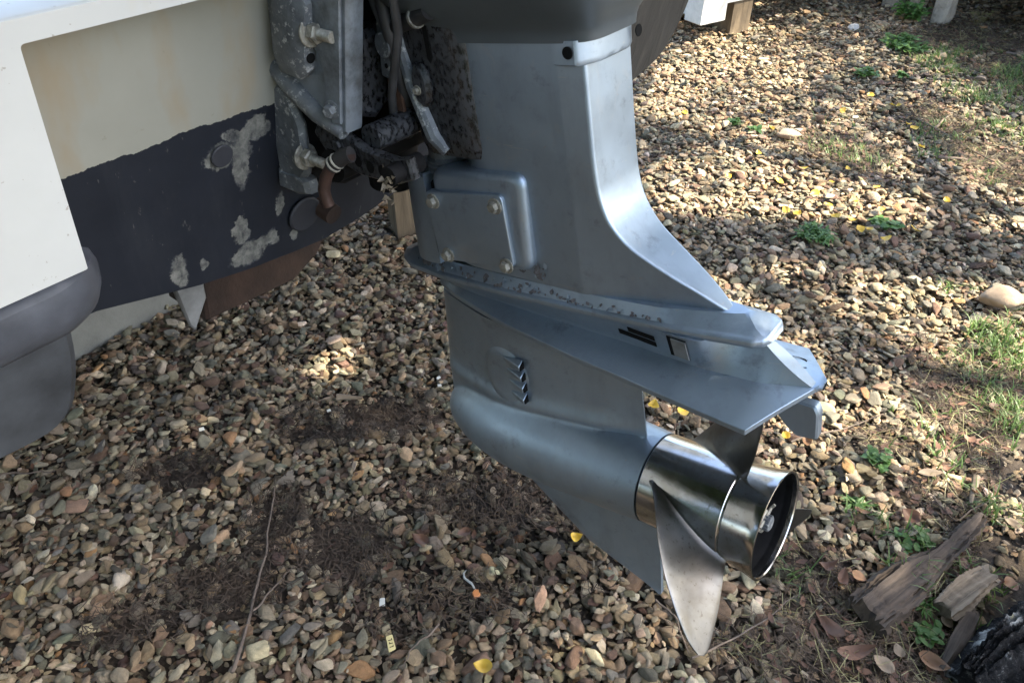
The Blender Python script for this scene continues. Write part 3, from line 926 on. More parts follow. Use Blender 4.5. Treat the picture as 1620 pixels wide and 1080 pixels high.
# ---- splash plate: thin rounded ledge under the midsection and shoulder above it
fl_e = I([-.508, -.50, -.4918, -.4696, -.4047, -.3038, -.2188, -.144, -.078, -.025, -.017, -.012], [.004, .016, .024, .035, .0435, .0455, .043, .0395, .0345, .0275, .021, .012])
ld_b = I([-.47, -.44, -.40, -.30, -.20, -.12, -.05, -.04], [.004, .022, .031, .034, .033, .027, .008, .003])
FLW = .2395
flz = [(-.0030, -.006), (-.0022, -.0022), (0, -.0004), (.0022, 0.0), (.0046, -.0004), (.0064, -.0022), (.0072, -.0045)]
zz2 = [FLW + a for a, _ in flz] + [FLW + .0085, FLW + .0125, FLW + .0165, FLW + .0195]
def fl_te(w): return float(np.interp(w - FLW, [-.003, 0, .0072, .0085, .0195], [-.018, -.012, -.016, -.020, -.040]))
def fl_le(w): return float(np.interp(w - FLW, [-.003, 0, .0072, .0085, .0195], [-.503, -.508, -.505, -.500, -.468]))
def fl_b(u, w):
    a = w - FLW
    if a <= .0073: return np.maximum(fl_e(u) + np.interp(a, [q for q, _ in flz], [q for _, q in flz]), .0004)
    t = (a - .0072) / .0123
    return np.maximum((fl_e(u) - .0045) * (1 - t) + np.minimum(ld_b(u), fl_e(u) - .006) * t, .0004)
splash = body('splash_plate', zz2, fl_le, fl_te, fl_b, M_PAINT, motor, nu=90, wf=lambda u, w: w + .03 * (u + .1), sharp=30)

# ---- exhaust housing (the leg)
leg_te = I([.245, .2496, .267, .2884, .3045, .3283, .3553, .3900, .4237, .4922, .56], [-.043, -.0473, -.0672, -.097, -.1328, -.1598, -.1727, -.1762, -.1770, -.178, -.178])
leg_bte = I([.245, .2585, .2717, .2859, .3071, .3228, .3483, .3825, .56], [.002, .0055, .0135, .0200, .0280, .0320, .0352, .0372, .0375])
_lt, _lb = leg_te, leg_bte
_wg = np.linspace(.2496, .56, 240)
def _soft(fn, w): return float(np.mean([fn(np.clip(w + q, .2496, .56)) for q in np.linspace(-1, 1, 13) * min(.020, max(.0, w - .2496))]))
leg_te = I(_wg, [_soft(_lt, w) for w in _wg]); leg_bte = I(_wg, [_soft(_lb, w) for w in _wg])
leg_side = I([.24, .30, .40, .56], [.0335, .0355, .0395, .0420])
def lg_le(w): return float(np.interp(w, [.24, .36, .375, .50, .56], [-.400, -.392, -.358, -.352, -.350]))
def lg_te(w): return float(leg_te(w))
def lg_b(u, w):
    le, te = lg_le(w), lg_te(w)
    bs, bt = float(leg_side(w)), float(leg_bte(w))
    x = u - le
    b = bs * np.clip(1 - (1 - np.clip(x / .055, 0, 1)) ** 2.4, 0, 1) ** .5
    taper = -.205
    t = np.clip((u - taper) / max(1e-4, te - taper), 0, 1)
    b = np.minimum(b, bs * (1 - t) + bt * t)
    # soft corner on the aft edge
    d = te - u
    return np.where(d < .004, np.maximum(b - .004 + np.sqrt(np.maximum(0, .004 ** 2 - (.004 - d) ** 2)), .0004), b)
ws = np.concatenate([np.linspace(.2575, .36, 44), np.linspace(.363, .378, 8), np.linspace(.384, .545, 22)])
leg = body('exhaust_housing', ws, lg_le, lg_te, lg_b, M_PAINT, motor, nu=120, wf=lambda u, w: w + .02 * np.clip((.30 - w) / .05, 0, 1) * (u + .1), sharp=40)

# ---- pump cover boss on the port side, its cover and bolts, and the front shield
def port_rounded_box(name, u0, u1, w0, w1, v_in, v_out, r_c, r_e, mat, slope=0.0, seg=6, shear=0.0):
    """rounded pad standing out of the port side; edge fillet r_e"""
    out = rounded([(u0, w0), (u1, w0 + slope), (u1 - shear, w1 + slope), (u0 - shear, w1)], r_c, seg)
    c = np.mean(out, axis=0); v_, f_ = [], []; n = len(out)
    lev = [(v_in, 0)] + [(v_out + r_e * (1 - math.sin(a)), r_e * (1 - math.cos(a))) for a in np.linspace(0, math.pi / 2, 6)]
    for v, ins in lev:
        for p in out:
            d = c - p; q = p + d / np.linalg.norm(d) * ins * 1.25
            v_.append((q[0], v, q[1]))
    for k in range(len(lev) - 1):
        for i in range(n):
            j = (i + 1) % n; f_.append((k * n + i, k * n + j, (k + 1) * n + j, (k + 1) * n + i))
    f_.append(tuple((len(lev) - 1) * n + i for i in range(n)))
    return mesh_obj(name, v_, f_, mat, motor, 40)
boss = port_rounded_box('pump_boss', -.392, -.261, .262, .372, -.020, -.0475, .016, .009, M_PAINT, .010, 6, -.004)
BV = -.0478
cover = port_rounded_box('pump_cover', -.392, -.279, .2645, .3475, BV + .004, BV - .0045, .008, .0016, M_PAINT, .012, 5, .004)
def hex_bolt(name, loc, ax, r, h, mat, parent, washer=True, rot=0.2, shank=0):
    ax = np.array(ax, float); ax /= np.linalg.norm(ax)
    a = np.cross(ax, (0.31, .2, .93)); a /= np.linalg.norm(a); b = np.cross(ax, a); c = np.array(loc, float)
    g = Geo()
    if washer: g.prism([c + r * 1.45 * (math.cos(q) * a + math.sin(q) * b) for q in np.linspace(0, 6.2832, 20, endpoint=False)], ax * h * .25, h * .06)
    o = c + ax * h * (.22 if washer else -.05)
    g.prism([o + r * (math.cos(q + rot) * a + math.sin(q + rot) * b) for q in np.linspace(0, 6.2832, 6, endpoint=False)], ax * h, h * .14)
    if shank:
        p = o + ax * h; k = 26
        g.tube([p + ax * shank * t / k for t in range(k + 1)], [r * .52 + .0006 * (t % 2) for t in range(k + 1)], 14)
    return g.obj(name, mat, parent, 35)
for (u, w) in ((-.3835, .3375), (-.2925, .3465), (-.3760, .2735), (-.2885, .2790)):
    hex_bolt('cover_bolt', (u, BV - .0045, w), (0, -1, 0), .0062, .006, M_ZINC, cover, rot=random.random())
shield_le = I([.24, .30, .362], [-.468, -.464, -.458])
def sh_b(u, w):
    x = u - float(shield_le(w)); return .0455 * np.clip(1 - (1 - np.clip(x / .062, 0, 1)) ** 2.2, 0, 1) ** .5
ws = list(np.linspace(.250, .3545, 8)) + [.3575, .3595, .3600]
shield = body('front_shield', ws, lambda w: float(shield_le(w)) + (.003 if w > .3585 else 0), lambda w: -.4005 - (.002 if w > .3585 else 0), lambda u, w: np.maximum(sh_b(u, w) - (.0025 if w > .3585 else 0), .0004), M_PAINT, motor, nu=40, sharp=38, wf=lambda u, w: w + .10 * (u + .43))
# dark block in the gap; its colour stands in for the gap's shade
g = Geo(); gbox(g, (-.402, -.036, .252), (-.385, .036, .352)); g.obj('gap_shade_block', M_DARK, motor)

# ---- exhaust slots, anode block, drain plug ring, intake grille, trim tab
def on_body(u, w):   # port side of the tapering body
    q = float(np.clip((w - bo_w(u, 0)) / (bo_w(u, 1) - bo_w(u, 0)), 0, 1))
    return -float(bo_b(np.array([u]), q)[0])
def side_patch(name, poly, t, mat, parent=shoulder, sink=.0):
    """flat little block following the port side of the body"""
    P = [np.array([u, on_body(u, w) + sink, w]) for u, w in poly]
    return Geo().prism(P, (0, -t, -t * .25), min(.0008, t * .3)).obj(name, mat, parent)
def slot(u0, w0, u1, w1, hgt):
    pl = []
    for k in range(9): pl.append((u0 + (u1 - u0) * k / 8, w0 + (w1 - w0) * k / 8 - hgt / 2))
    for k in range(9): pl.append((u1 + (u0 - u1) * k / 8, w1 + (w0 - w1) * k / 8 + hgt / 2))
    return side_patch('exhaust_slot', pl, .0009, M_PRINT_HOLE)  # flat black patch; the slot's inner shade is put into its colour
slot(-.168, .2180, -.124, .2145, .0065); slot(-.155, .2258, -.124, .2235, .006)
side_patch('anode_recess', [(-.1085, .2065), (-.0870, .2065), (-.0865, .2350), (-.1080, .2350)], .0008, M_DARK)
side_patch('anode_block', [(-.1035, .2080), (-.0870, .2075), (-.0868, .2340), (-.1030, .2340)], .0022, M_GALV)
# drain plug ring mark on the starboard side of the tail
v_, f_ = [], []
for k in range(41):
    a = 2 * math.pi * k / 40
    wob = 1 + .10 * math.sin(3 * a + 1); th_ = .0026 + .0018 * math.sin(2 * a + .6)
    for r in (.0125 * wob - th_, .0125 * wob + th_):
        v_.append((-.002 + r * math.cos(a), .034 + r * math.sin(a), 0))
def pl_top(u, v):
    """height of the plate's upper face at breadth v, starboard side"""
    e, c = (float(pl_e(u)) if u < -.0107 else .0755), float(bd_c(u)); o = float(pl_off(u))
    t = np.clip((v - c) / max(1e-4, o + e - c), 0, 1)
    return float(pl_crease_w(u) * (1 - t) + (pl_edge_w(u) + .003) * t)
for i, p in enumerate(v_): v_[i] = (p[0], p[1], pl_top(p[0], p[1]) + .0012)
f_ = [(2 * k, 2 * k + 1, 2 * k + 3, 2 * k + 2) for k in range(38)]
mesh_obj('chipped_ring', v_, f_, M_PRINT_HOLE, plate, 30)
# trim tab below the tail
tb = [(-.026, .180), (.030, .180), (.0335, .172), (.0345, .141), (.014, .138), (.004, .146)]
g = Geo(); g.prism([(u, -.007, w) for u, w in rounded(tb, .0025, 3)], (0, .013, 0), .0018); g.obj('trim_tab', M_PAINT, motor)
# intake grille: low round pad with four scoops
gb_ = lambda u, w: float(gc_b(np.array([u]), w)[0])
v_, f_ = [], []
for i, q in enumerate(np.linspace(0, 1, 7)):
    for k in range(36):
        a = 2 * math.pi * k / 36
        u, w = -.338 + .036 * q * math.cos(a), .106 + .040 * q * math.sin(a)
        v_.append((u, -gb_(u, w) - .0042 * (1 - q ** 6) + .0006 * (q > .99), w))
for i in range(6):
    for k in range(36):
        j = (k + 1) % 36; f_.append((i * 36 + k, i * 36 + j, (i + 1) * 36 + j, (i + 1) * 36 + k))
grille = mesh_obj('intake_pad', v_, f_, M_PAINT, motor, 40)
for k in range(4):
    w = .134 - .0165 * k; u0, u1 = -.336 + .002 * k, -.306
    v0 = -gb_(u0, w) - .0040; v1 = -gb_(u1, w) - .0040
    P = [(u0, v0, w + .003), (u0, v0, w - .004), (u1, v1 - .0075, w - .0085), (u1, v1 - .0075, w - .0015), (u1, v1 + .002, w + .004), (u1, v1 + .002, w - .009)]
    Fs = [(0, 1, 2, 3), (3, 2, 5, 4), (0, 3, 4), (1, 5, 2), (0, 4, 5, 1)]
    o = mesh_obj('louvre', P, Fs, M_PAINT, grille, 20)
    bv = o.modifiers.new('edge', 'BEVEL'); bv.width = .0012; bv.segments = 2
    s_ = Geo().prism([(u1 + .0004, v1 - .006, w - .0075), (u1 + .0004, v1 - .006, w - .0020), (u1 + .0004, v1 + .001, w + .0025), (u1 + .0004, v1 + .001, w - .0080)], (.0012, 0, 0)).obj('louvre_opening', M_PRINT_HOLE, grille)  # shade inside the scoop painted as a flat black face

# ---- flaking paint along the seam: little curled chips
def chip(u, v, w, s, nrm, mat):
    a = np.cross(nrm, (.3, .1, 1)); a /= np.linalg.norm(a); b = np.cross(nrm, a)
    th0 = random.uniform(0, 6.28); a, b = a * math.cos(th0) + b * math.sin(th0), b * math.cos(th0) - a * math.sin(th0)
    c = np.array([u, v, w]); k = random.randint(5, 7)
    P = [c + nrm * .0006]
    for i in range(k):
        q = 6.28 * i / k; r = s * random.uniform(.5, 1.2)
        P.append(c + a * r * math.cos(q) * 1.2 + b * r * math.sin(q) * .8 + nrm * (abs(random.gauss(.0002, .0006)) + .0002))
    return P, [(0, i + 1, (i + 1) % k + 1) for i in range(k)]
ga, gb2 = Geo(), Geo()
for i in range(120):
    t = random.random() ** 1.15; u = -.47 + .36 * t
    w = FLW + .008 + abs(random.gauss(0, .006)) * (1.25 - t); q = min(1, (w - FLW - .0072) / .0123)
    v = -((float(fl_e(u)) - .0045) * (1 - q) + min(float(ld_b(u)), float(fl_e(u)) - .006) * q) - .0003
    ww = w + .03 * (u + .1)
    nrm = np.array([0, -.8, .6]); s = random.uniform(.0014, .0048) * (1.2 - .7 * t)
    P, Fc = chip(u, v, ww, s, nrm, None); (ga if random.random() < .62 else gb2).add(P, Fc)
for i in range(16):
    u, w = -.262 + random.gauss(0, .012), .270 + random.gauss(0, .004)
    P, Fc = chip(u, -float(lg_b(np.array([u]), w)[0]) - .0006, w, random.uniform(.003, .006), np.array([0, -1.0, .1]), None); (ga if i % 2 else gb2).add(P, Fc)
def flakes(g, name, mat):
    o = mesh_obj(name, g.v, g.f, mat, splash, 10, clean=False); o['kind'] = 'stuff'; return o
flakes(ga, 'bare_spots', M_FLAKE); flakes(gb2, 'paint_flakes', M_PAINT)

# ---- cowl pan and cowl above the leg
cw_le = I([.495, .515, .53, .56, .62, .80, .92], [-.372, -.374, -.386, -.42, -.45, -.45, -.38])
cw_te = I([.495, .515, .53, .56, .62, .80, .92], [-.168, -.165, -.155, -.142, -.12, -.10, -.17])
cw_h = I([.495, .515, .53, .545, .60, .70, .85, .92], [.0455, .047, .060, .072, .105, .125, .12, .06])
def cw_b(u, w):
    x = np.clip((u - cw_le(w)) / (cw_te(w) - cw_le(w)), 0, 1); p = 5.5
    return cw_h(w) * np.maximum(1e-4, 1 - np.abs(2 * x - 1) ** p) ** (1 / p)
ws = [.5045, .5055, .5075, .512, .517, .524, .532, .54, .55, .565, .58, .60, .64, .70, .76, .82, .86, .89, .905, .915, .92]
cowl = body('engine_cowl', ws, lambda w: float(cw_le(w)), lambda w: float(cw_te(w)), cw_b, M_COWL, motor, nu=64, sharp=26, wf=lambda u, w: w + .02 * (u + .27))
# aft apron below the cowl with two bolt holes
def ap_b(u, w):
    le, te = -.262, -.1705
    x = np.clip((te - u) / .012, 0, 1)
    return .0445 * x ** .35
apron = body('cowl_apron', [.487, .4885, .492, .508], lambda w: -.206 + (.0015 if w < .488 else 0), lambda w: -.1705 - (.0015 if w < .488 else 0), lambda u, w: np.maximum(ap_b(u, w) - (.0015 if w < .488 else 0), .0004), M_PAINT, motor, nu=30, sharp=30)
for (u, v, ax) in ((-.1895, -.0446, (0, -1, 0)), (-.1702, .036, (1, 0, 0))):
    ax = np.array(ax, float); a = np.array([0, 0, 1.0]); b = np.cross(ax, a); c = np.array([u, v, .4985])
    Geo().prism([c + .0053 * (math.cos(q) * a + math.sin(q) * b) for q in np.linspace(0, 6.283, 20, endpoint=False)], ax * .0012, .0003).obj('bolt_hole', M_PRINT_HOLE, apron)  # black disc whose colour stands for the shade in a hole

# ---- propeller: flared exhaust hub with three blades
hub = lathe('propeller_hub', [(-.1432, .040), (-.1432, .0545), (-.1415, .0558), (-.100, .0562), (-.046, .0570), (-.0435, .0569), (-.0425, .0558), (-.0410, .0556), (-.0400, .0566), (-.030, .0578), (-.012, .0606), (-.0012, .0630), (-.0003, .0628), (0, .0622), (-.0001, .0604), (-.0012, .0594), (-.006, .0590)], M_STEEL, motor, 96, sharp=28)
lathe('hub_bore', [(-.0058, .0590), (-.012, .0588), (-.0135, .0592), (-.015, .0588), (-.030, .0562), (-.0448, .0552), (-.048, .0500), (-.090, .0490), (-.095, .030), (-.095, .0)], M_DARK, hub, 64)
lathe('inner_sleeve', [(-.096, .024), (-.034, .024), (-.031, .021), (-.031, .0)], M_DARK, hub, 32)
for k in range(3):
    a = R(40 + 120 * k); g = Geo()
    d = np.array([0, math.cos(a), math.sin(a)]); e = np.array([0, -math.sin(a), math.cos(a)])
    g.prism([np.array([-.094, 0, 0]) + d * .018 - e * .003, np.array([-.094, 0, 0]) + d * .050 - e * .003, np.array([-.094, 0, 0]) + d * .050 + e * .003, np.array([-.094, 0, 0]) + d * .018 + e * .003], (.030, 0, 0), .001)
    g.obj('spoke', M_DARK, hub)
nut = hex_bolt('castle_nut', (-.027, 0, 0), (1, 0, 0), .0150, .012, M_ZINC, hub, True, .4)
g = Geo(); g.tube([(-.050, 0, 0), (-.030, 0, 0), (-.006, 0, 0), (-.0052, 0, 0)], [.017, .0085, .0085, .0070], 16); g.obj('shaft_end', M_ALLOY, hub)
for k in range(12):
    a = k * math.pi / 6; g = Geo(); g.tube([(-.0155, .0085 * math.cos(a), .0085 * math.sin(a)), (-.0065, .0085 * math.cos(a), .0085 * math.sin(a))], .0011, 6); g.obj('spline', M_ALLOY, hub)
g = Geo(); g.tube([(-.012, -.015, .004), (-.0115, 0, .007), (-.012, .014, .009), (-.009, .0165, .013)], .0018, 6); g.obj('cotter_pin', M_ZINC, hub)
lathe('joint_ring', [(-.1462, .030), (-.1462, .0536), (-.1430, .0536), (-.1430, .030)], M_PRINT_HOLE, motor, 80)

bl_te = I([.050, .060, .080, .105, .126, .144, .152, .157, .159], [-27, -27.6, -28.7, -29.8, -29.6, -29.2, -28.8, -27.4, -25])
bl_le = I([.050, .057, .070, .085, .110, .128, .137, .150, .155, .158, .159], [44, 42, 35.5, 28, 16.5, 4.2, -3.6, -14.5, -18.5, -22.2, -24.6])
def make_blade(phi0, parent, grow=1.0):
    nr, nf = 46, 34
    rs = np.concatenate([np.linspace(.052, .066, 10), np.linspace(.068, .148, 26), np.linspace(.1495, .159, 10)])
    V, F = [], []
    for side in (0, 1):
        for r in rs:
            a, b = float(bl_te(r)), float(bl_le(r)); r = .052 + (r - .052) * grow
            for k in range(nf):
                s = k / (nf - 1); ph = a + (b - a) * s
                u = -.083 - (ph - 8) * .00135 + .20 * (r - .057) + .0015 * (1 - s) ** 4
                tk = (.0028 + .0060 * max(0, (.157 - r) / .10)) * (4 * s * (1 - s)) ** .6 + .0008
                tk += .0075 * max(0, (.064 - r) / .012) ** 2
                q = R(phi0 + ph - 8)
                dn = tk / 2 * (1 if side == 0 else -1)
                # offset roughly along the blade normal: mostly axial and tangential
                nx, nt = .80, .60
                uu = u + dn * nx; dq = dn * nt / r
                q2 = q - dq * -1
                V.append((uu, -r * math.cos(q2), r * math.sin(q2)))
    n = len(rs) * nf
    for side in (0, 1):
        o = side * n
        for i in range(len(rs) - 1):
            for k in range(nf - 1):
                F.append((o + i * nf + k, o + i * nf + k + 1, o + (i + 1) * nf + k + 1, o + (i + 1) * nf + k))
    for i in range(len(rs) - 1):
        for k in (0, nf - 1): F.append((i * nf + k, (i + 1) * nf + k, n + (i + 1) * nf + k, n + i * nf + k))
    for i in (0, len(rs) - 1):
        for k in range(nf - 1): F.append((i * nf + k, i * nf + k + 1, n + i * nf + k + 1, n + i * nf + k))
    return mesh_obj('propeller_blade', V, F, M_BLADE, parent, 50)
for ang, k in ((8, 1.0), (119, 1.0), (-107, 1.24)): make_blade(ang, motor, k)

# ---- swivel bracket in front of the leg, oily and black
def mo(u, v, w): return np.array([u, v, w])
sw_h = I([.36, .385, .40, .46, .54, .62], [.030, .040, .046, .048, .052, .055])
def sw_b(u, w):
    le, te = -.455, -.362
    x = np.clip((u - le) / (te - le), 0, 1); p = 5
    return sw_h(w) * np.maximum(1e-4, 1 - np.abs(2 * x - 1) ** p) ** (1 / p)
swivel = body('swivel_bracket', [.388, .390, .394, .40, .42, .45, .48, .51, .54, .58, .62], lambda w: -.402 + .1 * max(0, .42 - w), lambda w: -.305, lambda u, w: sw_h(w) * np.maximum(1e-4, 1 - np.abs(2 * np.clip((u + .402 - .1 * max(0, .42 - w)) / (.097 - .1 * max(0, .42 - w)), 0, 1) - 1) ** 5) ** .2, M_GRIMY, motor, nu=40, sharp=40)
# raised edge rib and lug on its port face
g = Geo(); g.tube([(-.392, -.047, .60), (-.390, -.048, .50), (-.384, -.048, .46), (-.368, -.047, .41), (-.356, -.044, .394)], [.007, .007, .008, .009, .007], 10); g.obj('edge_rib', M_ALLOY, swivel)
def lug(u, w, r, stretch, mat, name, t=.010, v=-.047):
    P = [(u + r * math.cos(a), v, w + r * stretch * math.sin(a)) for a in np.linspace(0, 6.283, 24, endpoint=False)]
    return Geo().prism(P, (0, -t, 0), t * .4).obj(name, mat, swivel)
lg = lug(-.366, .464, .013, 1.7, M_GRIMY, 'grease_lug'); hex_bolt('grease_fitting', (-.369, -.057, .460), (0, -1, 0), .0035, .004, M_ZINC, swivel)
g = Geo(); g.prism([(-.353, -.0500, .520), (-.347, -.0500, .520), (-.347, -.0500, .490), (-.350, -.0500, .485), (-.353, -.0500, .489)], (0, -.0012, 0), .0003); g.obj('oil_slot', M_PRINT_HOLE, swivel)
# washers and the rubber bush under it
lathe('washer_stack', [(.360, 0), (.360, .028), (.3625, .0285), (.365, .026), (.368, .0285), (.3705, .026), (.373, .027), (.376, .024), (.388, .024), (.388, 0)], M_ALLOY, motor, 40, 'z', (-.392, -.006, 0))
# tilt tube and shift rod with its flattened galvanised link
g = Geo(); g.tube([(-.43, -.040, .512), (-.39, -.052, .519), (-.352, -.058, .528), (-.33, -.060, .535)], .0085, 14); g.obj('grease_hose', M_BLACK, motor)
g = Geo(); g.tube([(-.352, -.0583, .528), (-.349, -.0586, .5288)], .0100, 14); g.obj('hose_clip', M_ZINC, motor)
g = Geo(); g.tube([(-.412, -.050, .62), (-.410, -.051, .56), (-.402, -.053, .535), (-.399, -.054, .520)], [.0095, .0095, .0095, .007], 12); g.obj('shift_rod', M_ALLOY, motor)
g = Geo(); g.prism([(-.408, -.052, .525), (-.390, -.052, .525), (-.393, -.052, .49), (-.399, -.052, .466), (-.416, -.052, .472), (-.412, -.052, .50)], (0, -.007, 0), .0015); ln = g.obj('shift_link', M_ALLOY, motor)
P = [(-.402 + .0105 * math.cos(a), -.059, .503 + .0125 * math.sin(a)) for a in np.linspace(0, 6.283, 24, endpoint=False)]
Geo().prism(P, (0, -.004, 0), .001).obj('pivot_pin', M_ALLOY, motor)
Geo().prism([(-.4055 + .0025 * math.cos(a), -.0588, .4825 + .0025 * math.sin(a)) for a in np.linspace(0, 6.283, 12, endpoint=False)], (0, -.0008, 0), .0002).obj('pin_hole', M_PRINT_HOLE, motor)
g = Geo(); g.prism([(-.415, -.050, .468), (-.398, -.050, .465), (-.400, -.050, .424), (-.410, -.050, .421), (-.420, -.050, .426)], (0, -.004, 0), .001)
g.obj('rusted_strap', M_RUST_LIGHT, motor)

# ---- clamp brackets on the transom (given in boat measures, carried by the motor)
def bp(pts): return [B2M(*p) for p in pts]
def bdir(h, v, z): a = np.array(B2M(0, 0, 0)); return np.array(B2M(h, v, z)) - a
def clamp(vc, side):
    s = side
    V = lambda q: vc + s * q          # q grows outwards from the motor
    P = lambda h, q, z: (h, V(q), z)
    # side plate: wedge seen from the port side; outer face then the thick aft edge
    out = [(-.590, 1.05), (-.461, 1.05), (-.456, .93), (-.485, .782), (-.503, .774), (-.515, .786), (-.556, .800), (-.600, .80)]
    g = Geo(); g.prism(bp([P(h, 0, z) for h, z in out]), bdir(0, -s * .022, 0), .002)
    pl = g.obj('clamp_bracket', M_CLAMP, motor)
    # face panel: slightly raised aft half with a stepped edge
    g = Geo(); g.prism(bp([P(h, 0, z) for h, z in [(-.512, 1.04), (-.464, 1.04), (-.461, .93), (-.488, .792), (-.500, .788), (-.503, .82), (-.500, .848), (-.512, .862)]]), bdir(0, s * .004, 0), .0015); g.obj('face_panel', M_CLAMP, pl)
    # transom flange and bolt pad
    g = Geo(); g.prism(bp([P(th(z, -.588), q, z) for q, z in [(-.02, 1.05), (.008, 1.05), (.008, .90), (.006, .845), (.001, .832), (-.002, .80), (.002, .785), (.004, .71), (-.004, .69), (-.02, .69)]]), bdir(.017, 0, 0), .003); g.obj('transom_flange', M_ALLOY, pl)
    g = Geo(); g.prism(bp([P(th(z, -.575), q, z) for q, z in [(-.004, .915), (.012, .915), (.017, .900), (.017, .845), (.012, .832), (-.004, .835)]]), bdir(.048, 0, -.002), .008); pad = g.obj('bolt_pad', M_ALLOY, pl)
    c = B2M(*P(th(.880, -.527) - .001, .0055, .878)); ax = bdir(1, 0, .02)
    hex_bolt('clamp_bolt', c, ax, .0098, .011, M_ZINC, pl, True, .3, .018)
    Geo().prism([np.array(B2M(*P(th(.853, -.5265), -.000 + .007 + .005 * math.cos(a), .853 + .005 * math.sin(a)))) for a in np.linspace(0, 6.283, 16, endpoint=False)], ax * .0012, .0003).obj('spare_hole', M_PRINT_HOLE, pl)
    # diagonal rib with its round boss
    g = Geo(); g.tube([np.array(B2M(*P(h, q, z))) for h, q, z in [(-.585, -.003, .828), (-.560, -.002, .812), (-.525, -.002, .793), (-.492, -.003, .780)]], [.012, .013, .012, .008], 12); g.obj('diagonal_rib', M_ALLOY, pl)
    c = B2M(*P(-.496, .004, .806)); hex_bolt('rib_bolt', c, bdir(.25, s, 0), .0065, .008, M_ALLOY, pl, True, .1)
    # lower leg of the bracket with the lower bolt and its lug
    g = Geo(); g.prism(bp([P(h, -.008, z) for h, z in [(-.602, .81), (-.572, .81), (-.556, .775), (-.560, .715), (-.575, .70), (-.612, .70)]]), bdir(0, s * .012, 0), .005); g.obj('lower_leg', M_ALLOY, pl)
    g = Geo(); g.prism(bp([P(h, -.014, z) for h, z in [(-.615, .706), (-.580, .712), (-.562, .705), (-.560, .690), (-.585, .682), (-.618, .684)]]), bdir(0, s * .020, 0), .005); g.obj('lower_lug', M_ALLOY, pl)
    c = B2M(*P(-.563, .000, .735)); hex_bolt('transom_bolt', c, bdir(1, 0, .02), .0102, .011, M_ZINC, pl, True, .8, .022)
    # trim arc with holes
    arc = [(-.535, .785), (-.470, .768), (-.425, .768), (-.405, .775), (-.400, .755), (-.425, .742), (-.480, .735), (-.530, .744), (-.548, .765)]
    g = Geo(); g.prism(bp([P(h, -.006, z) for h, z in arc]), bdir(0, -s * .012, 0), .0025); tp = g.obj('trim_plate', M_GRIMY, pl)
    for h, z in ((-.480, .752), (-.462, .7505), (-.444, .752), (-.425, .756)):
        Geo().prism([np.array(B2M(*P(h + .0055 * math.cos(a), -.0062, z + .0065 * math.sin(a)))) for a in np.linspace(0, 6.283, 16, endpoint=False)], bdir(0, s * .0012, 0), .0003).obj('trim_hole', M_PRINT_HOLE, tp)
    hex_bolt('trim_screw', B2M(*P(-.508, -.0055, .762)), bdir(0, s, 0), .006, .004, M_GRIMY, tp, True)
clamp(-.118, -1)
clamp(.118, 1)
# trim rod between the brackets, pale crust at its end
g = Geo(); g.tube([B2M(-.418, v, .760) for v in np.linspace(-.128, -.085, 5)], .010, 16); g.obj('trim_rod', M_DARK, motor)
g = Geo()
for k in range(34):
    c = np.array(B2M(-.417 + random.gauss(0, .005), -.130 + random.gauss(0, .004), .753 + random.gauss(0, .007)))
    q = [c + np.array([random.gauss(0, .0022) for _ in range(3)]) for _ in range(4)]
    g.add(q, [(0, 1, 2), (0, 2, 3), (0, 3, 1), (1, 2, 3)])
g.obj('corrosion_crust', M_SEAL, motor)['kind'] = 'stuff'
# dark tilt cylinder, its crosshead, and the back web between the brackets
g = Geo(); g.tube([B2M(-.555, 0, .66), B2M(-.555, 0, .72), B2M(-.54, 0, .80), B2M(-.51, 0, .98)], [.030, .034, .034, .034], 24); g.obj('tilt_cylinder', M_DARK, motor)
g = Geo(); g.tube([B2M(-.52, v, .735) for v in np.linspace(-.115, .115, 8)], .018, 18); g.obj('cross_tube', M_DARK, motor)
g = Geo(); g.prism(bp([(-.584, v, z) for v, z in [(-.112, 1.0), (.112, 1.0), (.112, .70), (.06, .675), (-.06, .675), (-.112, .70)]]), bdir(.012, 0, 0), .003); g.obj('mounting_web', M_DARK, motor)
for k, (v0, v1, r_) in enumerate(((-.045, -.060, .0065), (-.020, -.035, .0085), (.015, -.012, .006), (-.075, -.078, .0045))):
    g = Geo(); g.tube([B2M(-.52 + .02 * k, v0, 1.10), B2M(-.50 + .02 * k, v0 - .01, .97), B2M(-.475 + .012 * k, v1, .88), B2M(-.47, v1 + .012, .81), B2M(-.49, v1 + .03, .75)], r_, 12); g.obj('cable', M_CABLE, motor)
g = Geo(); g.prism(bp([(-.53, v, z) for v, z in [(-.10, .86), (-.02, .87), (-.02, .80), (-.06, .775), (-.10, .79)]]), bdir(.03, 0, 0), .006); g.obj('hinge_casting', M_GRIMY, motor)
g = Geo(); g.tube([B2M(-.47, v, .775) for v in (-.10, -.05, 0, .05, .10)], .014, 16); g.obj('pivot_tube', M_GRIMY, motor)
# bent copper-brown water pipe with pale ties
g = Geo(); pth = [B2M(-.470, -.128, .768), B2M(-.482, -.133, .762), B2M(-.492, -.138, .752), B2M(-.500, -.141, .738), B2M(-.504, -.143, .724), B2M(-.503, -.143, .714), B2M(-.501, -.142, .706)]
g.tube(pth, .0064, 14); g.obj('water_pipe', M_COPPER, motor)
g = Geo(); g.tube([pth[0], B2M(-.478, -.131, .765), pth[2]], .0082, 14); g.obj('hose_end', M_BLACK, motor)
for t in (.35, .75):
    a = np.array(pth[1]) * (1 - t) + np.array(pth[2]) * t; d = np.array(pth[2]) - np.array(pth[1]); d /= np.linalg.norm(d)
    Geo().tube([a - d * .0011, a + d * .0008], .0090, 14).obj('hose_tie', M_TIE, motor)

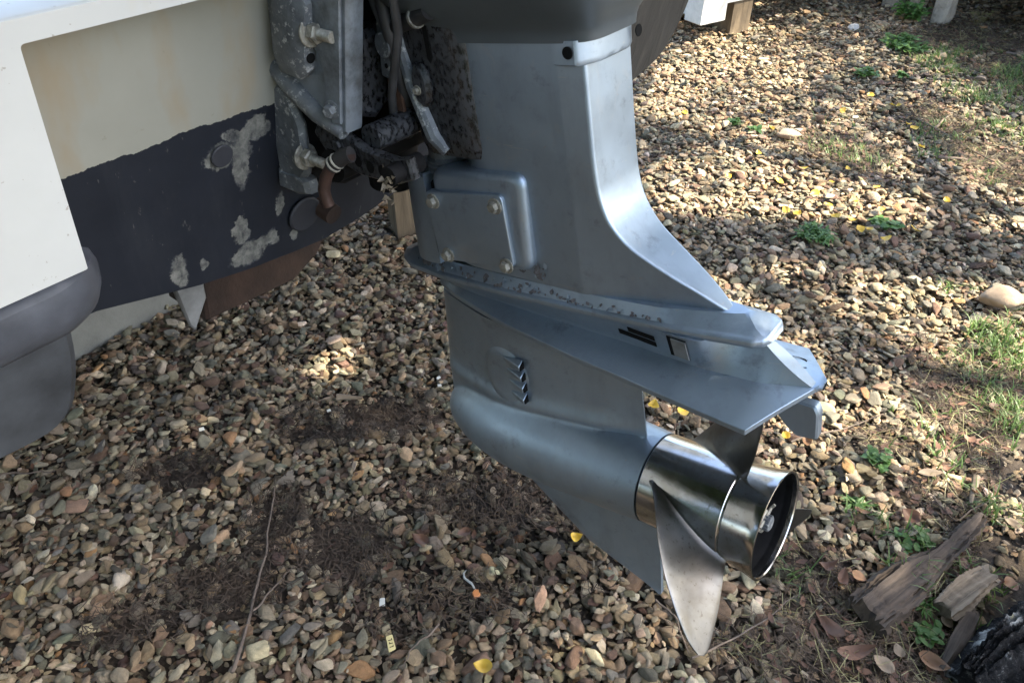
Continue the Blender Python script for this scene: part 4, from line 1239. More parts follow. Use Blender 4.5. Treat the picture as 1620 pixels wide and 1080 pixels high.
# ------------------------------------------------------------------ far things: white timber frame, shed on piers
wf = empty('white_timber_frame', (1.0, 3.85, 0), (0, 0, R(-24)))
tag(wf, 'white painted timber frame resting on short wooden blocks beyond the boat', 'timber frame')
def wf_box(nm, a, b, mat):
    g = Geo(); gbox(g, a, b, .004); return g.obj(nm, mat, wf)
pA = G(1128, 37, .10)
wf.location = (pA[0], pA[1], 0); wf.rotation_euler = (0, 0, R(33))
wf_box('end_post', (-.075, 0, .10), (.07, .10, .60), M_WHITEWOOD)
wf_box('side_rail', (.072, .03, .16), (1.5, .09, .34), M_WHITEWOOD)
wf_box('cross_rail', (-.06, .102, .12), (-.01, 1.3, .30), M_WHITEWOOD)
wf_box('wooden_block', (.16, .04, 0), (.28, .14, .158), M_TIMBER)
wf_box('wooden_block', (1.2, .02, 0), (1.33, .12, .158), M_TIMBER)
wf_box('wooden_block', (-.07, .9, 0), (.05, 1.0, .118), M_TIMBER)
wf_box('deck', (-.05, .105, .345), (1.5, 1.3, .37), M_TIMBER)

DA = R(-47); deck0 = np.array([1.985, 3.70, 0])
deck = empty('raised_deck', tuple(deck0), (0, 0, DA))
tag(deck, 'low dark timber deck raised on rough concrete piers at the yard edge', 'deck')
def pier(px, py, w, d, mat=M_PIER):
    c = G(px, py) - deck0; c = np.array([c[0] * math.cos(DA) + c[1] * math.sin(DA), -c[0] * math.sin(DA) + c[1] * math.cos(DA), 0])
    n = 6; rings = []
    for k in range(n):
        z = .318 * k / (n - 1) - .02
        q = rounded([(-w / 2, 0), (w / 2, 0), (w / 2, d), (-w / 2, d)], .012, 2)
        rings.append([(x + random.gauss(0, .004), y + random.gauss(0, .004), z) for x, y in q])
    m = len(rings[0]); v = [p for r in rings for p in r]; f = []
    for k in range(n - 1):
        for i in range(m): f.append((k * m + i, k * m + (i + 1) % m, (k + 1) * m + (i + 1) % m, (k + 1) * m + i))
    f.append(tuple(range((n - 1) * m, n * m)))
    o = mesh_obj('pier', v, f, mat, deck, 30); o.location = c; return o
for q in ((1478, 44, .060, .12), (1440, 20, .055, .12), (1404, 14, .07, .14), (1680, 92, .09, .14)): pier(*q)
g = Geo(); gbox(g, (-.42, .01, .30), (4.5, .06, .45)); g.obj('rim_board', M_SHED, deck)
for k in range(24):
    g = Geo(); gbox(g, (-.42, .062 + .145 * k, .40), (4.5, .062 + .145 * k + .138, .43)); g.obj('board', M_SHED, deck)
for k in range(6):
    g = Geo(); gbox(g, (-.40 + .9 * k, .07, .30), (-.34 + .9 * k, 3.5, .398)); g.obj('joist', M_SHED, deck)
g = Geo(); gbox(g, (-.42, 3.51, 0), (4.5, 3.56, .45)); g.obj('back_skirt', M_SHED, deck)

# ------------------------------------------------------------------ wood, rocks and scraps on the ground
def slab_from_outline(name, outline, h, mat, loc, rz, rough=.004, tilt=(0, 0), seed=1, nx=40, ny=14):
    """weathered piece of wood: outline is (x, half width) along x; bumpy top, split ends"""
    r = np.random.default_rng(seed)
    xs = np.linspace(outline[0][0], outline[-1][0], nx)
    hw = np.interp(xs, [o[0] for o in outline], [o[1] for o in outline])
    cy = np.interp(xs, [o[0] for o in outline], [o[2] for o in outline])
    hh = np.interp(xs, [o[0] for o in outline], [o[3] for o in outline]) * h
    v, f = [], []; m = 2 * ny
    gr = r.normal(0, 1, m)
    for i, x in enumerate(xs):
        for k in range(m):
            a = 2 * math.pi * k / m
            sx = abs(math.cos(a)) ** .45 * np.sign(math.cos(a)); sz = abs(math.sin(a)) ** .45 * np.sign(math.sin(a))
            d = rough * (gr[k] * .8 + .7 * math.sin(x * 40 + gr[k] * 5) + r.normal(0, .35))
            v.append((x + (r.normal(0, .006) if i in (0, nx - 1) else 0), cy[i] + sx * (hw[i] + d), hh[i] / 2 + sz * (hh[i] / 2 + d)))
    for i in range(nx - 1):
        for k in range(m): f.append((i * m + k, i * m + (k + 1) % m, (i + 1) * m + (k + 1) % m, (i + 1) * m + k))
    f.append(tuple(range(m))[::-1]); f.append(tuple((nx - 1) * m + k for k in range(m)))
    o = mesh_obj(name, v, f, mat, None, 45)
    o.location = loc; o.rotation_euler = (tilt[0], tilt[1], rz)
    return o
a, b = G(1372, 985), G(1543, 832)
L = np.linalg.norm(b - a); rz = math.atan2(b[1] - a[1], b[0] - a[0])
dw = slab_from_outline('driftwood', [(-.012, .031, .004, 1.0), (.05, .034, .002, 1.0), (.11, .029, 0, .95), (.15, .019, -.004, .85), (.22, .0125, -.004, .7), (.30, .010, -.002, .6), (L + .01, .005, 0, .45)], .034, M_DRIFT, (a[0], a[1], top_z(a[0], a[1]) - .004), rz, .0030, seed=3, nx=60, ny=20)
tag(dw, 'grey weathered driftwood wedge, broad at one end, lying on leaf litter', 'driftwood')
a = G(1486, 978); b = G(1552, 928)
st = slab_from_outline('wood_stub', [(0, .018, 0, .9), (.03, .022, 0, 1.0), (.07, .021, .002, 1.0), (np.linalg.norm(b - a), .016, 0, .8)], .034, M_DRIFT_PALE, (a[0], a[1], .006), math.atan2(b[1] - a[1], b[0] - a[0]), .0022, (0, R(-6)), 5, 30, 14)
tag(st, 'pale broken stub of split wood between the driftwood and the lichen log', 'wood stub')
a = G(1540, 1075); b = G(1650, 1010)
lg_ = slab_from_outline('lichen_log', [(-.06, .040, 0, .7), (.0, .058, .0, 1.0), (.08, .075, -.01, 1.15), (.2, .080, -.02, 1.2), (.34, .07, -.02, 1.1)], .075, M_LICHEN, (a[0] + .03, a[1] - .005, .0), math.atan2(b[1] - a[1], b[0] - a[0]), .0052, (R(12), 0), 8, 90, 44)
tag(lg_, 'black charred log with white and yellow lichen in the corner', 'log')
a = G(1490, 1060); b = G(1535, 985)
sl = slab_from_outline('bark_strip', [(-.01, .006, 0, .7), (.04, .012, 0, 1), (.10, .010, .003, 1), (np.linalg.norm(b - a), .004, 0, .6)], .018, M_DRIFT, (a[0], a[1], .008), math.atan2(b[1] - a[1], b[0] - a[0]), .0014, (0, R(-5)), 12, 24, 8)
tag(sl, 'grey splinter of bark leaning against the lichen log', 'bark strip')

def rock(name, px, py, s, mat, label, cat='rock', seed=0, rz=0.0, sink=.3):
    r = np.random.default_rng(seed)
    bm = bmesh.new(); bmesh.ops.create_icosphere(bm, subdivisions=4, radius=1.0)
    N = r.normal(size=(13, 3)); N /= np.linalg.norm(N, axis=1)[:, None]; D = r.uniform(.75, 1, 13)
    k1, k2 = r.normal(size=3) * 4, r.normal(size=3) * 8
    for v in bm.verts:
        p = np.array(v.co[:]); q = np.maximum(N @ p, 1e-3) / D
        rad = 1 / np.sum(q ** 8) ** .125
        rad *= 1 + .03 * math.sin(p @ k1) + .02 * math.sin(p @ k2)
        v.co = p * min(rad, 1.2) * np.array(s)
    o = bm_obj(name, bm, mat, None, 60)
    c = G(px, py); o.location = (c[0], c[1], top_z(c[0], c[1]) + s[2] * (1 - sink) * .6); o.rotation_euler = (0, .08, rz)
    return tag(o, label, cat)
rock('rock', 1579, 484, (.052, .036, .032), M_TANROCK, 'smooth tan rock on bare soil beside the grass, larger than the gravel', seed=2, rz=.2)
rock('rock', 1246, 222, (.040, .024, .018), M_TANROCK, 'flat tan stone lying on the gravel among yellow leaves', seed=4, rz=.1)
rock('rock', 1345, 56, (.030, .022, .016), simple('pale_stone', (.40, .39, .37), .8, 0, .15, 9, .3, 40), 'pale whitish stone below the white timber frame and the deck piers', seed=6, rz=.7)

# twigs
def twig(px_pts, rad, label, lift=.006, mat=M_TWIG, wig=.003):
    P = []
    for i, (px, py) in enumerate(px_pts):
        c = G(px, py); P.append(np.array([c[0], c[1], top_z(c[0], c[1]) + lift]))
    Q = []
    for i in range(len(P) - 1):
        for k in range(6): Q.append(P[i] + (P[i + 1] - P[i]) * k / 6 + np.array([random.gauss(0, wig), random.gauss(0, wig), abs(random.gauss(0, wig * .5))]))
    Q.append(P[-1]); Q = np.array(Q); Q[1:-1] = (Q[:-2] + Q[1:-1] * 2 + Q[2:]) / 4
    o = Geo().tube(Q, np.linspace(rad, rad * .4, len(Q)), 7).obj('twig', mat, None)
    return tag(o, label, 'twig')
twig([(380, 1075), (402, 960), (425, 870), (437, 780)], .0030, 'long thin twig running across needle litter towards the dark soil')
twig([(410, 985), (440, 935), (470, 905)], .0018, 'short forked twig beside the long thin twig')
twig([(1090, 1060), (1200, 1000), (1262, 950)], .0016, 'thin bent stalk below the propeller hub')
twig([(1240, 712), (1320, 690), (1392, 668)], .0020, 'pale straw lying on gravel below the trim tab')
twig([(1452, 195), (1540, 240), (1622, 290)], .0035, 'long dark twig on thin grass near the yard edge')
twig([(1480, 258), (1528, 258)], .006, 'short black stick on the gravel among yellow leaves', .008)
twig([(1540, 762), (1530, 806)], .0075, 'short grey stick standing up behind the driftwood', .008, M_DRIFT_PALE, .001)
twig([(1470, 790), (1506, 836), (1560, 800)], .0020, 'crooked twig curving behind the driftwood')
twig([(1040, 965), (1065, 1000), (1085, 1050)], .0018, 'thin stalk in the gravel beside the lower propeller blade')
twig([(700, 1000), (660, 1040), (640, 1075)], .0016, 'thin twig at the edge of the oily soil')
twig([(0, 760), (45, 752), (90, 748)], .0022, 'thin twig on shaded gravel under the stern corner')
twig([(1590, 90), (1625, 98)], .006, 'brown stick on grass near the deck')
twig([(1475, 208), (1500, 190)], .005, 'short pale stick on the far gravel', .008, M_DRIFT_PALE)
twig([(535, 641), (575, 640)], .0075, 'flat grey splinter of wood at the edge of the needle litter', .01, M_DRIFT_PALE, .001)

# fallen leaves
def leaf_mesh(l, w, curl, fold, seed, lobes=0.0):
    r = np.random.default_rng(seed); n, m = 12, 7
    v, f = [], []
    for i in range(n):
        t = i / (n - 1); hw = w * (math.sin(math.pi * t ** .8) ** .8 if 0 < t < 1 else 0) * (1 + lobes * math.sin(9 * t * math.pi)) + .0004
        for k in range(m):
            s = 2 * k / (m - 1) - 1
            v.append((l * (t - .5), hw * s, curl * (2 * t - 1) ** 2 + fold * abs(s) * hw + .10 * w * math.sin(5 * t + 3 * s + seed)))
    for i in range(n - 1):
        for k in range(m - 1): f.append((i * m + k, i * m + k + 1, (i + 1) * m + k + 1, (i + 1) * m + k))
    me = bpy.data.meshes.new('leaf'); me.from_pydata(v, [], f); finish(me, 60); return me
def leaf(px, py, l, w, mat, label, seed, group=None, curl=None, rx=None, lift=.010):
    if mat not in (M_YLEAF,): l, w = l * .74, w * .74
    me = leaf_mesh(l, w, random.uniform(.003, .010) if curl is None else curl, random.uniform(.1, .5), seed)
    me.materials.append(mat)
    o = bpy.data.objects.new('fallen_leaf', me); COL.objects.link(o)
    c = G(px, py); o.location = (c[0], c[1], top_z(c[0], c[1]) + lift)
    o.rotation_euler = (random.gauss(0, .25) if rx is None else rx, random.gauss(0, .2), random.uniform(0, 6.28))
    return tag(o, label, 'leaf', group)
YL = [(1080, 193), (1200, 188), (1218, 212), (1407, 181), (1418, 179), (1434, 206), (1443, 212), (1453, 246), (1268, 279), (1337, 277), (1316, 362), (1345, 358), (1383, 310), (1388, 352), (1347, 334), (1285, 320), (1258, 353), (1356, 374), (1370, 380), (1397, 392), (1443, 373), (1330, 184), (1150, 290), (1230, 300), (1312, 300), (1375, 160), (1490, 340), (1196, 262), (1240, 345), (1305, 340)]
for i, (x, y) in enumerate(YL):
    own = {0: 'yellow leaf closest to the motor leg among the far leaves', 1: 'yellow leaf just behind the flat tan stone', 2: 'yellow leaf touching the left side of the flat tan stone', 7: 'yellow leaf just above the short black stick', 8: 'yellow leaf between the flat tan stone and the grassy tuft', 10: 'yellow leaf on the tip of the grassy green tuft', 13: 'yellow leaf just behind the flat green weed', 16: 'yellow leaf against the left edge of the grassy tuft', 19: 'yellow leaf just below the flat green weed', 20: 'yellow leaf farthest right of the flat green weed', 25: 'topmost of the yellow leaves on the far gravel', 26: 'yellow leaf apart from the others towards the bare soil'}.get(i)
    leaf(x, y, random.uniform(.021, .034), random.uniform(.008, .0125), M_YLEAF, own or 'small yellow leaf loosely scattered among many on the open gravel', 200 + i, 'yellow leaves scattered on the far gravel')
leaf(1030, 664, .024, .011, M_YLEAF, 'yellow leaf beside the gearcase strut above the propeller hub', 301)
leaf(1078, 668, .028, .012, M_YLEAF, 'bigger yellow leaf between the gearcase strut and the upper propeller blade', 302)
leaf(1095, 645, .020, .008, M_YLEAF, 'small yellow leaf just under the ventilation plate edge', 309)
leaf(908, 868, .022, .008, M_YLEAF, 'yellow leaf curled on dark gravel below the skeg', 303)
leaf(765, 1080, .028, .011, M_YLEAF, 'yellow leaf at the bottom edge below the oily soil', 304)
leaf(1238, 708, .018, .008, M_YLEAF, 'yellow leaf on the straw below the trim tab', 305)
leaf(1538, 788, .024, .010, M_OLEAF, 'orange leaf on soil above the driftwood tip', 306)
leaf(1560, 728, .030, .012, M_OLEAF, 'orange curled leaf in the grass beside bare soil', 307)
leaf(1270, 716, .026, .012, M_OLEAF, 'bright orange leaf on gravel between the trim tab and the straw', 308)
leaf(1432, 832, .046, .018, M_BLEAF, 'reddish brown leaf on gravel above the driftwood', 310)
leaf(1300, 912, .050, .012, M_BLEAF, 'dark curled leaf on gravel left of the driftwood', 311, curl=.016)
leaf(1325, 935, .048, .011, M_BLEAF, 'narrow curled brown leaf pointing at the driftwood base', 312, curl=.014)
leaf(1352, 926, .034, .016, M_OLEAF, 'small brown leaf against the broad driftwood end', 313)
leaf(1310, 1005, .090, .014, M_BLEAF, 'long twisted brown leaf beside the driftwood base', 314, curl=.012)
leaf(1345, 1045, .085, .016, M_BLEAF, 'long curled brown leaf under the driftwood base', 315, curl=.014)
leaf(1390, 1062, .046, .017, M_TLEAF, 'broad tan leaf lying below the driftwood', 316)
leaf(1470, 1058, .060, .018, M_OLEAF, 'pale orange leaf below the splinter of bark', 317)
leaf(1415, 1040, .03, .010, M_TLEAF, 'small tan leaf tucked under the driftwood', 318)
leaf(1560, 930, .05, .022, M_BLEAF, 'rust brown leaf between the wood stub and the soil', 319)
leaf(1520, 905, .030, .012, M_BLEAF, 'small dark leaf on soil above the wood stub', 320)
leaf(1592, 930, .040, .016, M_BLEAF, 'dark brown leaf above the lichen log', 321)
leaf(1590, 835, .035, .010, M_TLEAF, 'pale dry leaf on bare soil near the frame edge', 322)
leaf(1465, 761, .062, .011, M_TLEAF, 'long tan leaf lying flat on gravel', 323, curl=.004, rx=.1)
leaf(668, 878, .045, .013, M_BLEAF, 'dark red leaf on oily gravel', 324)
leaf(735, 860, .035, .012, M_BLEAF, 'brown leaf on oily gravel under the gearcase', 325)
leaf(870, 858, .026, .013, M_BLEAF, 'reddish leaf on dark gravel beside the skeg', 326)
leaf(1160, 905, .030, .012, M_BLEAF, 'brown leaf on the gravel under the propeller hub', 327)
leaf(1570, 650, .035, .014, M_BLEAF, 'brown leaf on bare soil beside the grass', 328)
leaf(1490, 992, .034, .013, M_TLEAF, 'tan curled leaf between driftwood and wood stub', 329)
leaf(1095, 1010, .03, .012, M_BLEAF, 'dark leaf on gravel just under the lower blade tip', 330)
leaf(1250, 880, .03, .010, M_BLEAF, 'brown curled leaf beside the exhaust hub rim', 331)
leaf(1355, 830, .03, .010, M_OLEAF, 'orange brown leaf among weeds above the driftwood', 332)

# scraps
def scrap(name, px, py, size, mat, label, cat, rz=0.3, lift=.012):
    g = Geo(); a, b, c = size
    g.prism(rounded([(-a, -b), (a, -b * .8), (a * .9, b), (-a * .95, b * .9)], min(a, b) * .3, 3) and [(x, y, 0) for x, y in rounded([(-a, -b), (a, -b * .8), (a * .9, b), (-a * .95, b * .9)], min(a, b) * .3, 3)], (0, 0, c), c * .2)
    o = g.obj(name, mat, None); p = G(px, py); o.location = (p[0], p[1], top_z(p[0], p[1]) + lift); o.rotation_euler = (.25, .1, rz)
    return tag(o, label, cat)
scrap('plastic_chip', 607, 964, (.0045, .007, .002), M_WHITEBIT, 'white plastic tag on gravel beside the oily soil', 'plastic scrap', .1)
scrap('plastic_chip', 695, 618, (.005, .003, .003), M_WHITEBIT, 'white chip beside the gearcase leading edge', 'plastic scrap', .8)
scrap('plastic_chip', 697, 632, (.004, .003, .003), M_WHITEBIT, 'tiny white chip at the needle litter edge', 'plastic scrap', .2)
scrap('plastic_chip', 524, 668, (.004, .003, .002), M_WHITEBIT, 'small white chip on needle litter under the boat', 'plastic scrap', .5)
scrap('plastic_chip', 326, 698, (.005, .004, .002), M_WHITEBIT, 'small white chip on shaded gravel under the stern corner', 'plastic scrap', .5)
ys = scrap('printed_scrap', 622, 1037, (.0055, .0125, .0015), M_YELLOWBIT, 'small yellow printed scrap standing in the gravel', 'paper scrap', .35)
g = Geo()
for k in range(3):
    o0 = -.006 + .005 * k
    g.prism([(-.003, o0, .0017), (.003, o0, .0017), (.003, o0 + .0011, .0017), (-.003, o0 + .0011, .0017)], (0, 0, .0002))
    g.prism([(.002 * (-1) ** k, o0, .0017), (.002 * (-1) ** k + .001, o0, .0017), (.002 * (-1) ** k + .001, o0 + .003, .0017), (.002 * (-1) ** k, o0 + .003, .0017)], (0, 0, .00015))
g.obj('printed_marks', M_PRINT_HOLE, ys)
lure = empty('plastic_hook', tuple(G(748, 940) + np.array([0, 0, .016])), (0, 0, .3))
tag(lure, 'orange and white plastic hook lying on the oily soil', 'plastic hook')
g = Geo(); g.tube([(.004, -.004, 0), (.001, .008, .003), (-.008, .020, .005), (-.007, .030, .004), (-.001, .035, .003)], [.0016, .0021, .0019, .0015, .0010], 8); g.obj('white_hook', M_WHITEBIT, lure)
g = Geo(); g.prism([(-.002, -.018, -.002), (.009, -.017, -.002), (.010, -.006, -.002), (.003, -.003, -.002), (-.003, -.008, -.002)], (0, 0, .006), .0012); g.obj('orange_tag', M_ORANGE, lure)

# needle litter: fine dry strands over the soil patches
def strands(name, n, mat, lo, hi, wid, need, label, cat, lift=.004, region=None):
    v, f = [], []; cnt = 0
    while cnt < n:
        k = n
        xs = rng.uniform(-2.6, 2.9, k); ys = rng.uniform(.4, 4.4, k)
        d = need(xs, ys)
        ok = (rng.random(k) < d) & (np.abs(xs) < .25 + .70 * ys)
        for x, y in zip(xs[ok], ys[ok]):
            if cnt >= n: break
            l = random.uniform(lo, hi); a = random.uniform(0, 6.28); z = top_z(x, y) + abs(random.gauss(lift * .4, lift * .6))
            dx, dy = math.cos(a) * l / 2, math.sin(a) * l / 2; wx, wy = -math.sin(a) * wid, math.cos(a) * wid
            b = random.gauss(0, l * .12); t = random.gauss(0, l * .18)
            i = len(v)
            v += [(x - dx - wx, y - dy - wy, z - t), (x - dx + wx, y - dy + wy, z - t), (x + b * -math.sin(a) - wx, y + b * math.cos(a) - wy, z + wid * 2), (x + b * -math.sin(a) + wx, y + b * math.cos(a) + wy, z + wid), (x + dx, y + dy, z + t)]
            f += [(i, i + 1, i + 3, i + 2), (i + 2, i + 3, i + 4)]; cnt += 1
    o = mesh_obj(name, v, f, mat, None, 60, clean=False)
    return tag(o, label, cat, kind='stuff')
strands('needle_litter', 26000, M_NEEDLE, .010, .034, .0007, lambda x, y: np.clip(dirt_at(x, y) * 1.1 - .12, 0, 1), 'fine dry brown needle litter over the soil patches', 'litter')
strands('straw_litter', 2600, M_DRYWEED, .02, .07, .0006, lambda x, y: np.clip(dirt_at(x, y) * 1.1 - .1, 0, 1) * (x > .3), 'thin dry straw over the soil by the wood', 'litter', .008)

v, f, cnt = [], [], 0
while cnt < 1500:
    xs = rng.uniform(-1.2, 2.6, 4000); ys = rng.uniform(.42, 4.0, 4000)
    ok = rng.random(4000) < np.clip(dirt_at(xs, ys) * (xs > .35) * .8 + .012, 0, 1)
    for x, y in zip(xs[ok], ys[ok]):
        if cnt >= 1500 or abs(x) > .25 + .7 * y: continue
        l = random.uniform(.004, .013); w = l * random.uniform(.3, .6); a = random.uniform(0, 6.28); z = top_z(x, y) + random.uniform(.001, .007)
        i = len(v); ca, sa = math.cos(a), math.sin(a)
        for (p, q, h) in ((-l, 0, .3), (-.2 * l, w, .1), (l * .6, w * .7, .25), (l, -.1 * w, .5), (.3 * l, -w, .15), (-.6 * l, -.7 * w, .3), (0, 0, 0)):
            v.append((x + p * ca - q * sa, y + p * sa + q * ca, z + h * l * random.uniform(.2, 1.2)))
        f += [(i + k, i + (k + 1) % 6, i + 6) for k in range(6)]; cnt += 1
o = mesh_obj('leaf_litter', v, f, M_BLEAF, None, 60, clean=False)
tag(o, 'small broken brown leaf scraps scattered over soil and gravel', 'litter', kind='stuff')

# grass and weeds
GR = [blob(1575, 535, 45, 60, 1.0), blob(1600, 660, 40, 70, .8), blob(1540, 600, 40, 40, .35), blob(1500, 880, 70, 60, .30), blob(1440, 960, 60, 50, .35), blob(1590, 830, 40, 50, .4), blob(1570, 120, 70, 30, .45), blob(1510, 120, 60, 30, .35), blob(1580, 190, 50, 60, .35), 
      blob(1480, 1000, 60, 40, .3), blob(1340, 800, 50, 40, .25), blob(1250, 890, 40, 40, .12), blob(1330, 235, 50, 30, .25), blob(1500, 235, 60, 40, .2), blob(1480, 700, 80, 60, .15)]
def grass_at(x, y):
    d = np.zeros_like(x)
    for (cx, cy, rx, ry, s, a) in GR:
        q = np.sqrt(((x - cx) / rx) ** 2 + ((y - cy) / ry) ** 2); d = np.maximum(d, s * np.clip(1.4 - q, 0, 1))
    return d * np.clip(.6 + .8 * fbm(x, y, 16, 21), 0, 1)
def blade_strip(v, f, x, y, z, l, wid, a, lean, n=4):
    i0 = len(v)
    for k in range(n + 1):
        t = k / n; r = l * lean * t ** 1.6; zz_ = z + l * (t - .45 * lean * t * t)
        wx, wy = -math.sin(a) * wid * (1 - t ** 1.5), math.cos(a) * wid * (1 - t ** 1.5)
        v += [(x + math.cos(a) * r - wx, y + math.sin(a) * r - wy, zz_), (x + math.cos(a) * r + wx, y + math.sin(a) * r + wy, zz_)]
    for k in range(n): f.append((i0 + 2 * k, i0 + 2 * k + 1, i0 + 2 * k + 3, i0 + 2 * k + 2))
v, f, cnt = [], [], 0
while cnt < 3800:
    xs = rng.uniform(-.2, 3.0, 20000); ys = rng.uniform(.4, 4.4, 20000)
    ok = rng.random(20000) < grass_at(xs, ys) * .5
    for x, y in zip(xs[ok], ys[ok]):
        if cnt >= 3800: break
        for q in range(random.randint(2, 4)):
            blade_strip(v, f, x + random.gauss(0, .004), y + random.gauss(0, .004), top_z(x, y) - .004, random.uniform(.012, .046), random.uniform(.0011, .0022), random.uniform(0, 6.28), random.uniform(.3, 1.1)); cnt += 1
grass = mesh_obj('grass', v, f, M_GRASS, None, 60, clean=False)
tag(grass, 'sparse short green grass on the soil by the yard edge', 'grass', kind='stuff')

def weed(px, py, spread, h, n, label, mat=M_WEED, leaf_l=.022, leaf_w=.007, dead=False):
    root = empty('weed', tuple(G(px, py)))
    z0 = top_z(root.location.x, root.location.y) - .004; root.location.z = z0
    tag(root, label, 'weed')
    gs = Geo(); v, f = [], []
    for i in range(n):
        a = random.uniform(0, 6.28); rr = spread * math.sqrt(random.random()); hh = h * random.uniform(.4, 1.0) * (1 - .4 * rr / spread)
        bx, by = .25 * rr * math.cos(a), .25 * rr * math.sin(a); tx, ty = rr * math.cos(a), rr * math.sin(a)
        P = [np.array([bx + (tx - bx) * t, by + (ty - by) * t, hh * (t ** .8)]) for t in np.linspace(0, 1, 5)]
        gs.tube(P, np.linspace(.0012, .0006, 5), 5)
        for k in range(6 if not dead else 7):
            t = random.uniform(.3, 1.0); c = P[0] + (P[-1] - P[0]) * t; c[2] = hh * t ** .8
            b = random.uniform(0, 6.28); l = leaf_l * random.uniform(.6, 1.2); w = leaf_w * random.uniform(.7, 1.2); up = random.uniform(-.1, .7)
            d = np.array([math.cos(b) * math.cos(up), math.sin(b) * math.cos(up), math.sin(up)]); s = np.array([-math.sin(b), math.cos(b), random.uniform(-.3, .3)])
            j = len(v); droop = np.array([0, 0, -.3 * l])
            v += [c, c + d * l * .35 + s * w, c + d * l * .75 + s * w * .8 + droop * .4, c + d * l + droop, c + d * l * .75 - s * w * .8 + droop * .4, c + d * l * .35 - s * w, c + d * l * .5 + np.array([0, 0, -.0015])]
            f += [(j, j + 1, j + 6), (j + 1, j + 2, j + 6), (j + 2, j + 3, j + 6), (j + 3, j + 4, j + 6), (j + 4, j + 5, j + 6), (j + 5, j, j + 6)]
    o = mesh_obj('foliage', v, f, mat, root, 60, clean=False)
    gs.obj('stems', mat, root)
    return root
weed(1436, 42, .075, .13, 34, 'tall bright green weed beside a concrete pier', leaf_l=.034, leaf_w=.010)
weed(1425, 84, .11, .055, 50, 'low spreading green weed on gravel below the tall weed', leaf_l=.030, leaf_w=.008)
weed(1366, 128, .045, .045, 16, 'small green weed alone on the far gravel', leaf_l=.024, leaf_w=.007)
weed(1424, 132, .035, .022, 10, 'tiny green sprout left of the grassy soil')
weed(1285, 385, .050, .040, 46, 'grassy green tuft in the gravel beyond the motor tail', leaf_l=.026, leaf_w=.003)
weed(1398, 365, .040, .022, 16, 'flat green weed among yellow leaves', leaf_l=.022, leaf_w=.008)
weed(1392, 742, .036, .014, 14, 'low clover-like weed on gravel above the long tan leaf', leaf_l=.014, leaf_w=.006)
weed(1345, 805, .024, .020, 6, 'thin grassy weed right of the exhaust rim', leaf_l=.03, leaf_w=.002)
weed(1440, 868, .034, .012, 11, 'low dark weed between gravel and driftwood', leaf_l=.013, leaf_w=.005)
weed(1462, 1010, .026, .022, 10, 'small green weed below the driftwood', leaf_l=.016, leaf_w=.005)
weed(1460, 962, .022, .024, 7, 'grass-leaved weed growing against the driftwood', leaf_l=.026, leaf_w=.0018)
weed(1160, 200, .03, .018, 8, 'tiny green sprout right of the motor leg')
weed(1195, 215, .025, .016, 8, 'tiny sprout beside a flat tan stone')
weed(1545, 45, .05, .12, 7, 'dry yellow stalked weed in front of the dark deck', M_DRYWEED, .018, .006, True)
weed(1500, 18, .03, .10, 4, 'pale leaved sprig in the deck shadow', M_TLEAF, .03, .010)

# ------------------------------------------------------------------ the tree whose crown dapples the yard
tree = empty('shade_tree', (5.4, 1.2, 0))
tag(tree, 'leafy tree beside the yard casting dappled shade', 'tree')
g = Geo(); g.tube([(0, 0, -.1), (.05, .02, 1.2), (-.05, .1, 2.6), (-.4, .2, 4.2), (-.9, .3, 5.6)], [.24, .19, .17, .13, .07], 14)
for k in range(9):
    a = k * 2.4; z = 3.0 + .35 * k; b = np.array([-.1 - .06 * k, .1 + .02 * k, z])
    g.tube([b, b + np.array([1.1 * math.cos(a), 1.1 * math.sin(a), .5]), b + np.array([2.3 * math.cos(a + .2), 2.3 * math.sin(a + .2), .9])], [.06, .04, .015], 8)
g.obj('trunk', M_BARK, tree)
# sunlit openings in the crown: where light reaches the yard
GAP = [blob(1130, 90, 60, 36, 1), blob(1075, 130, 60, 34, 1), blob(1030, 175, 34, 26, 1), blob(1185, 55, 60, 26, .9), blob(1230, 14, 60, 18, 1), blob(1390, 10, 40, 14, 1), blob(1010, 200, 20, 20, .9),
       blob(522, 580, 46, 30, 1), blob(1310, 240, 60, 26, .5), blob(1330, 215, 60, 22, .5), blob(1560, 345, 60, 22, .5), blob(1450, 290, 60, 26, .35), blob(1500, 80, 60, 16, .5), blob(1240, 130, 80, 40, .25), blob(1290, 60, 80, 30, .3), blob(1520, 420, 90, 40, .3), blob(1400, 330, 70, 30, .3), blob(1330, 400, 360, 300, .97), blob(1250, 130, 280, 120, .86), blob(1500, 250, 220, 130, .92), blob(1400, 660, 240, 200, .76), blob(960, 1020, 160, 60, .3)]
def gap_at(x, y):
    d = np.zeros_like(x)
    for (cx, cy, rx, ry, s, a) in GAP:
        q = np.sqrt(((x - cx) / rx) ** 2 + ((y - cy) / ry) ** 2); d = np.maximum(d, s * np.clip(2.2 - 1.6 * q, 0, 1))
    return np.clip(d + .07 * fbm(x, y, 5, 61) * (d > .05), 0, 1)
n = 120000
xs = rng.uniform(-2.0, 4.4, n); ys = rng.uniform(-.3, 5.6, n)
keep = rng.random(n) > gap_at(xs, ys) * 1.0
xs, ys = xs[keep], ys[keep]
tt = rng.uniform(4.6, 6.4, len(xs)) + .35 * fbm(xs, ys, 2.4, 31)
c = np.stack([xs, ys, np.zeros(len(xs))], 1) + SUN_DIR * tt[:, None]
v, f = [], []
sz = rng.uniform(.026, .050, len(xs)); dirs = rng.normal(size=(len(xs), 3)); dirs[:, 2] += .6 * 0
a1 = np.cross(dirs, SUN_DIR + .35 * rng.normal(size=(len(xs), 3))); a1 /= np.linalg.norm(a1, axis=1)[:, None]
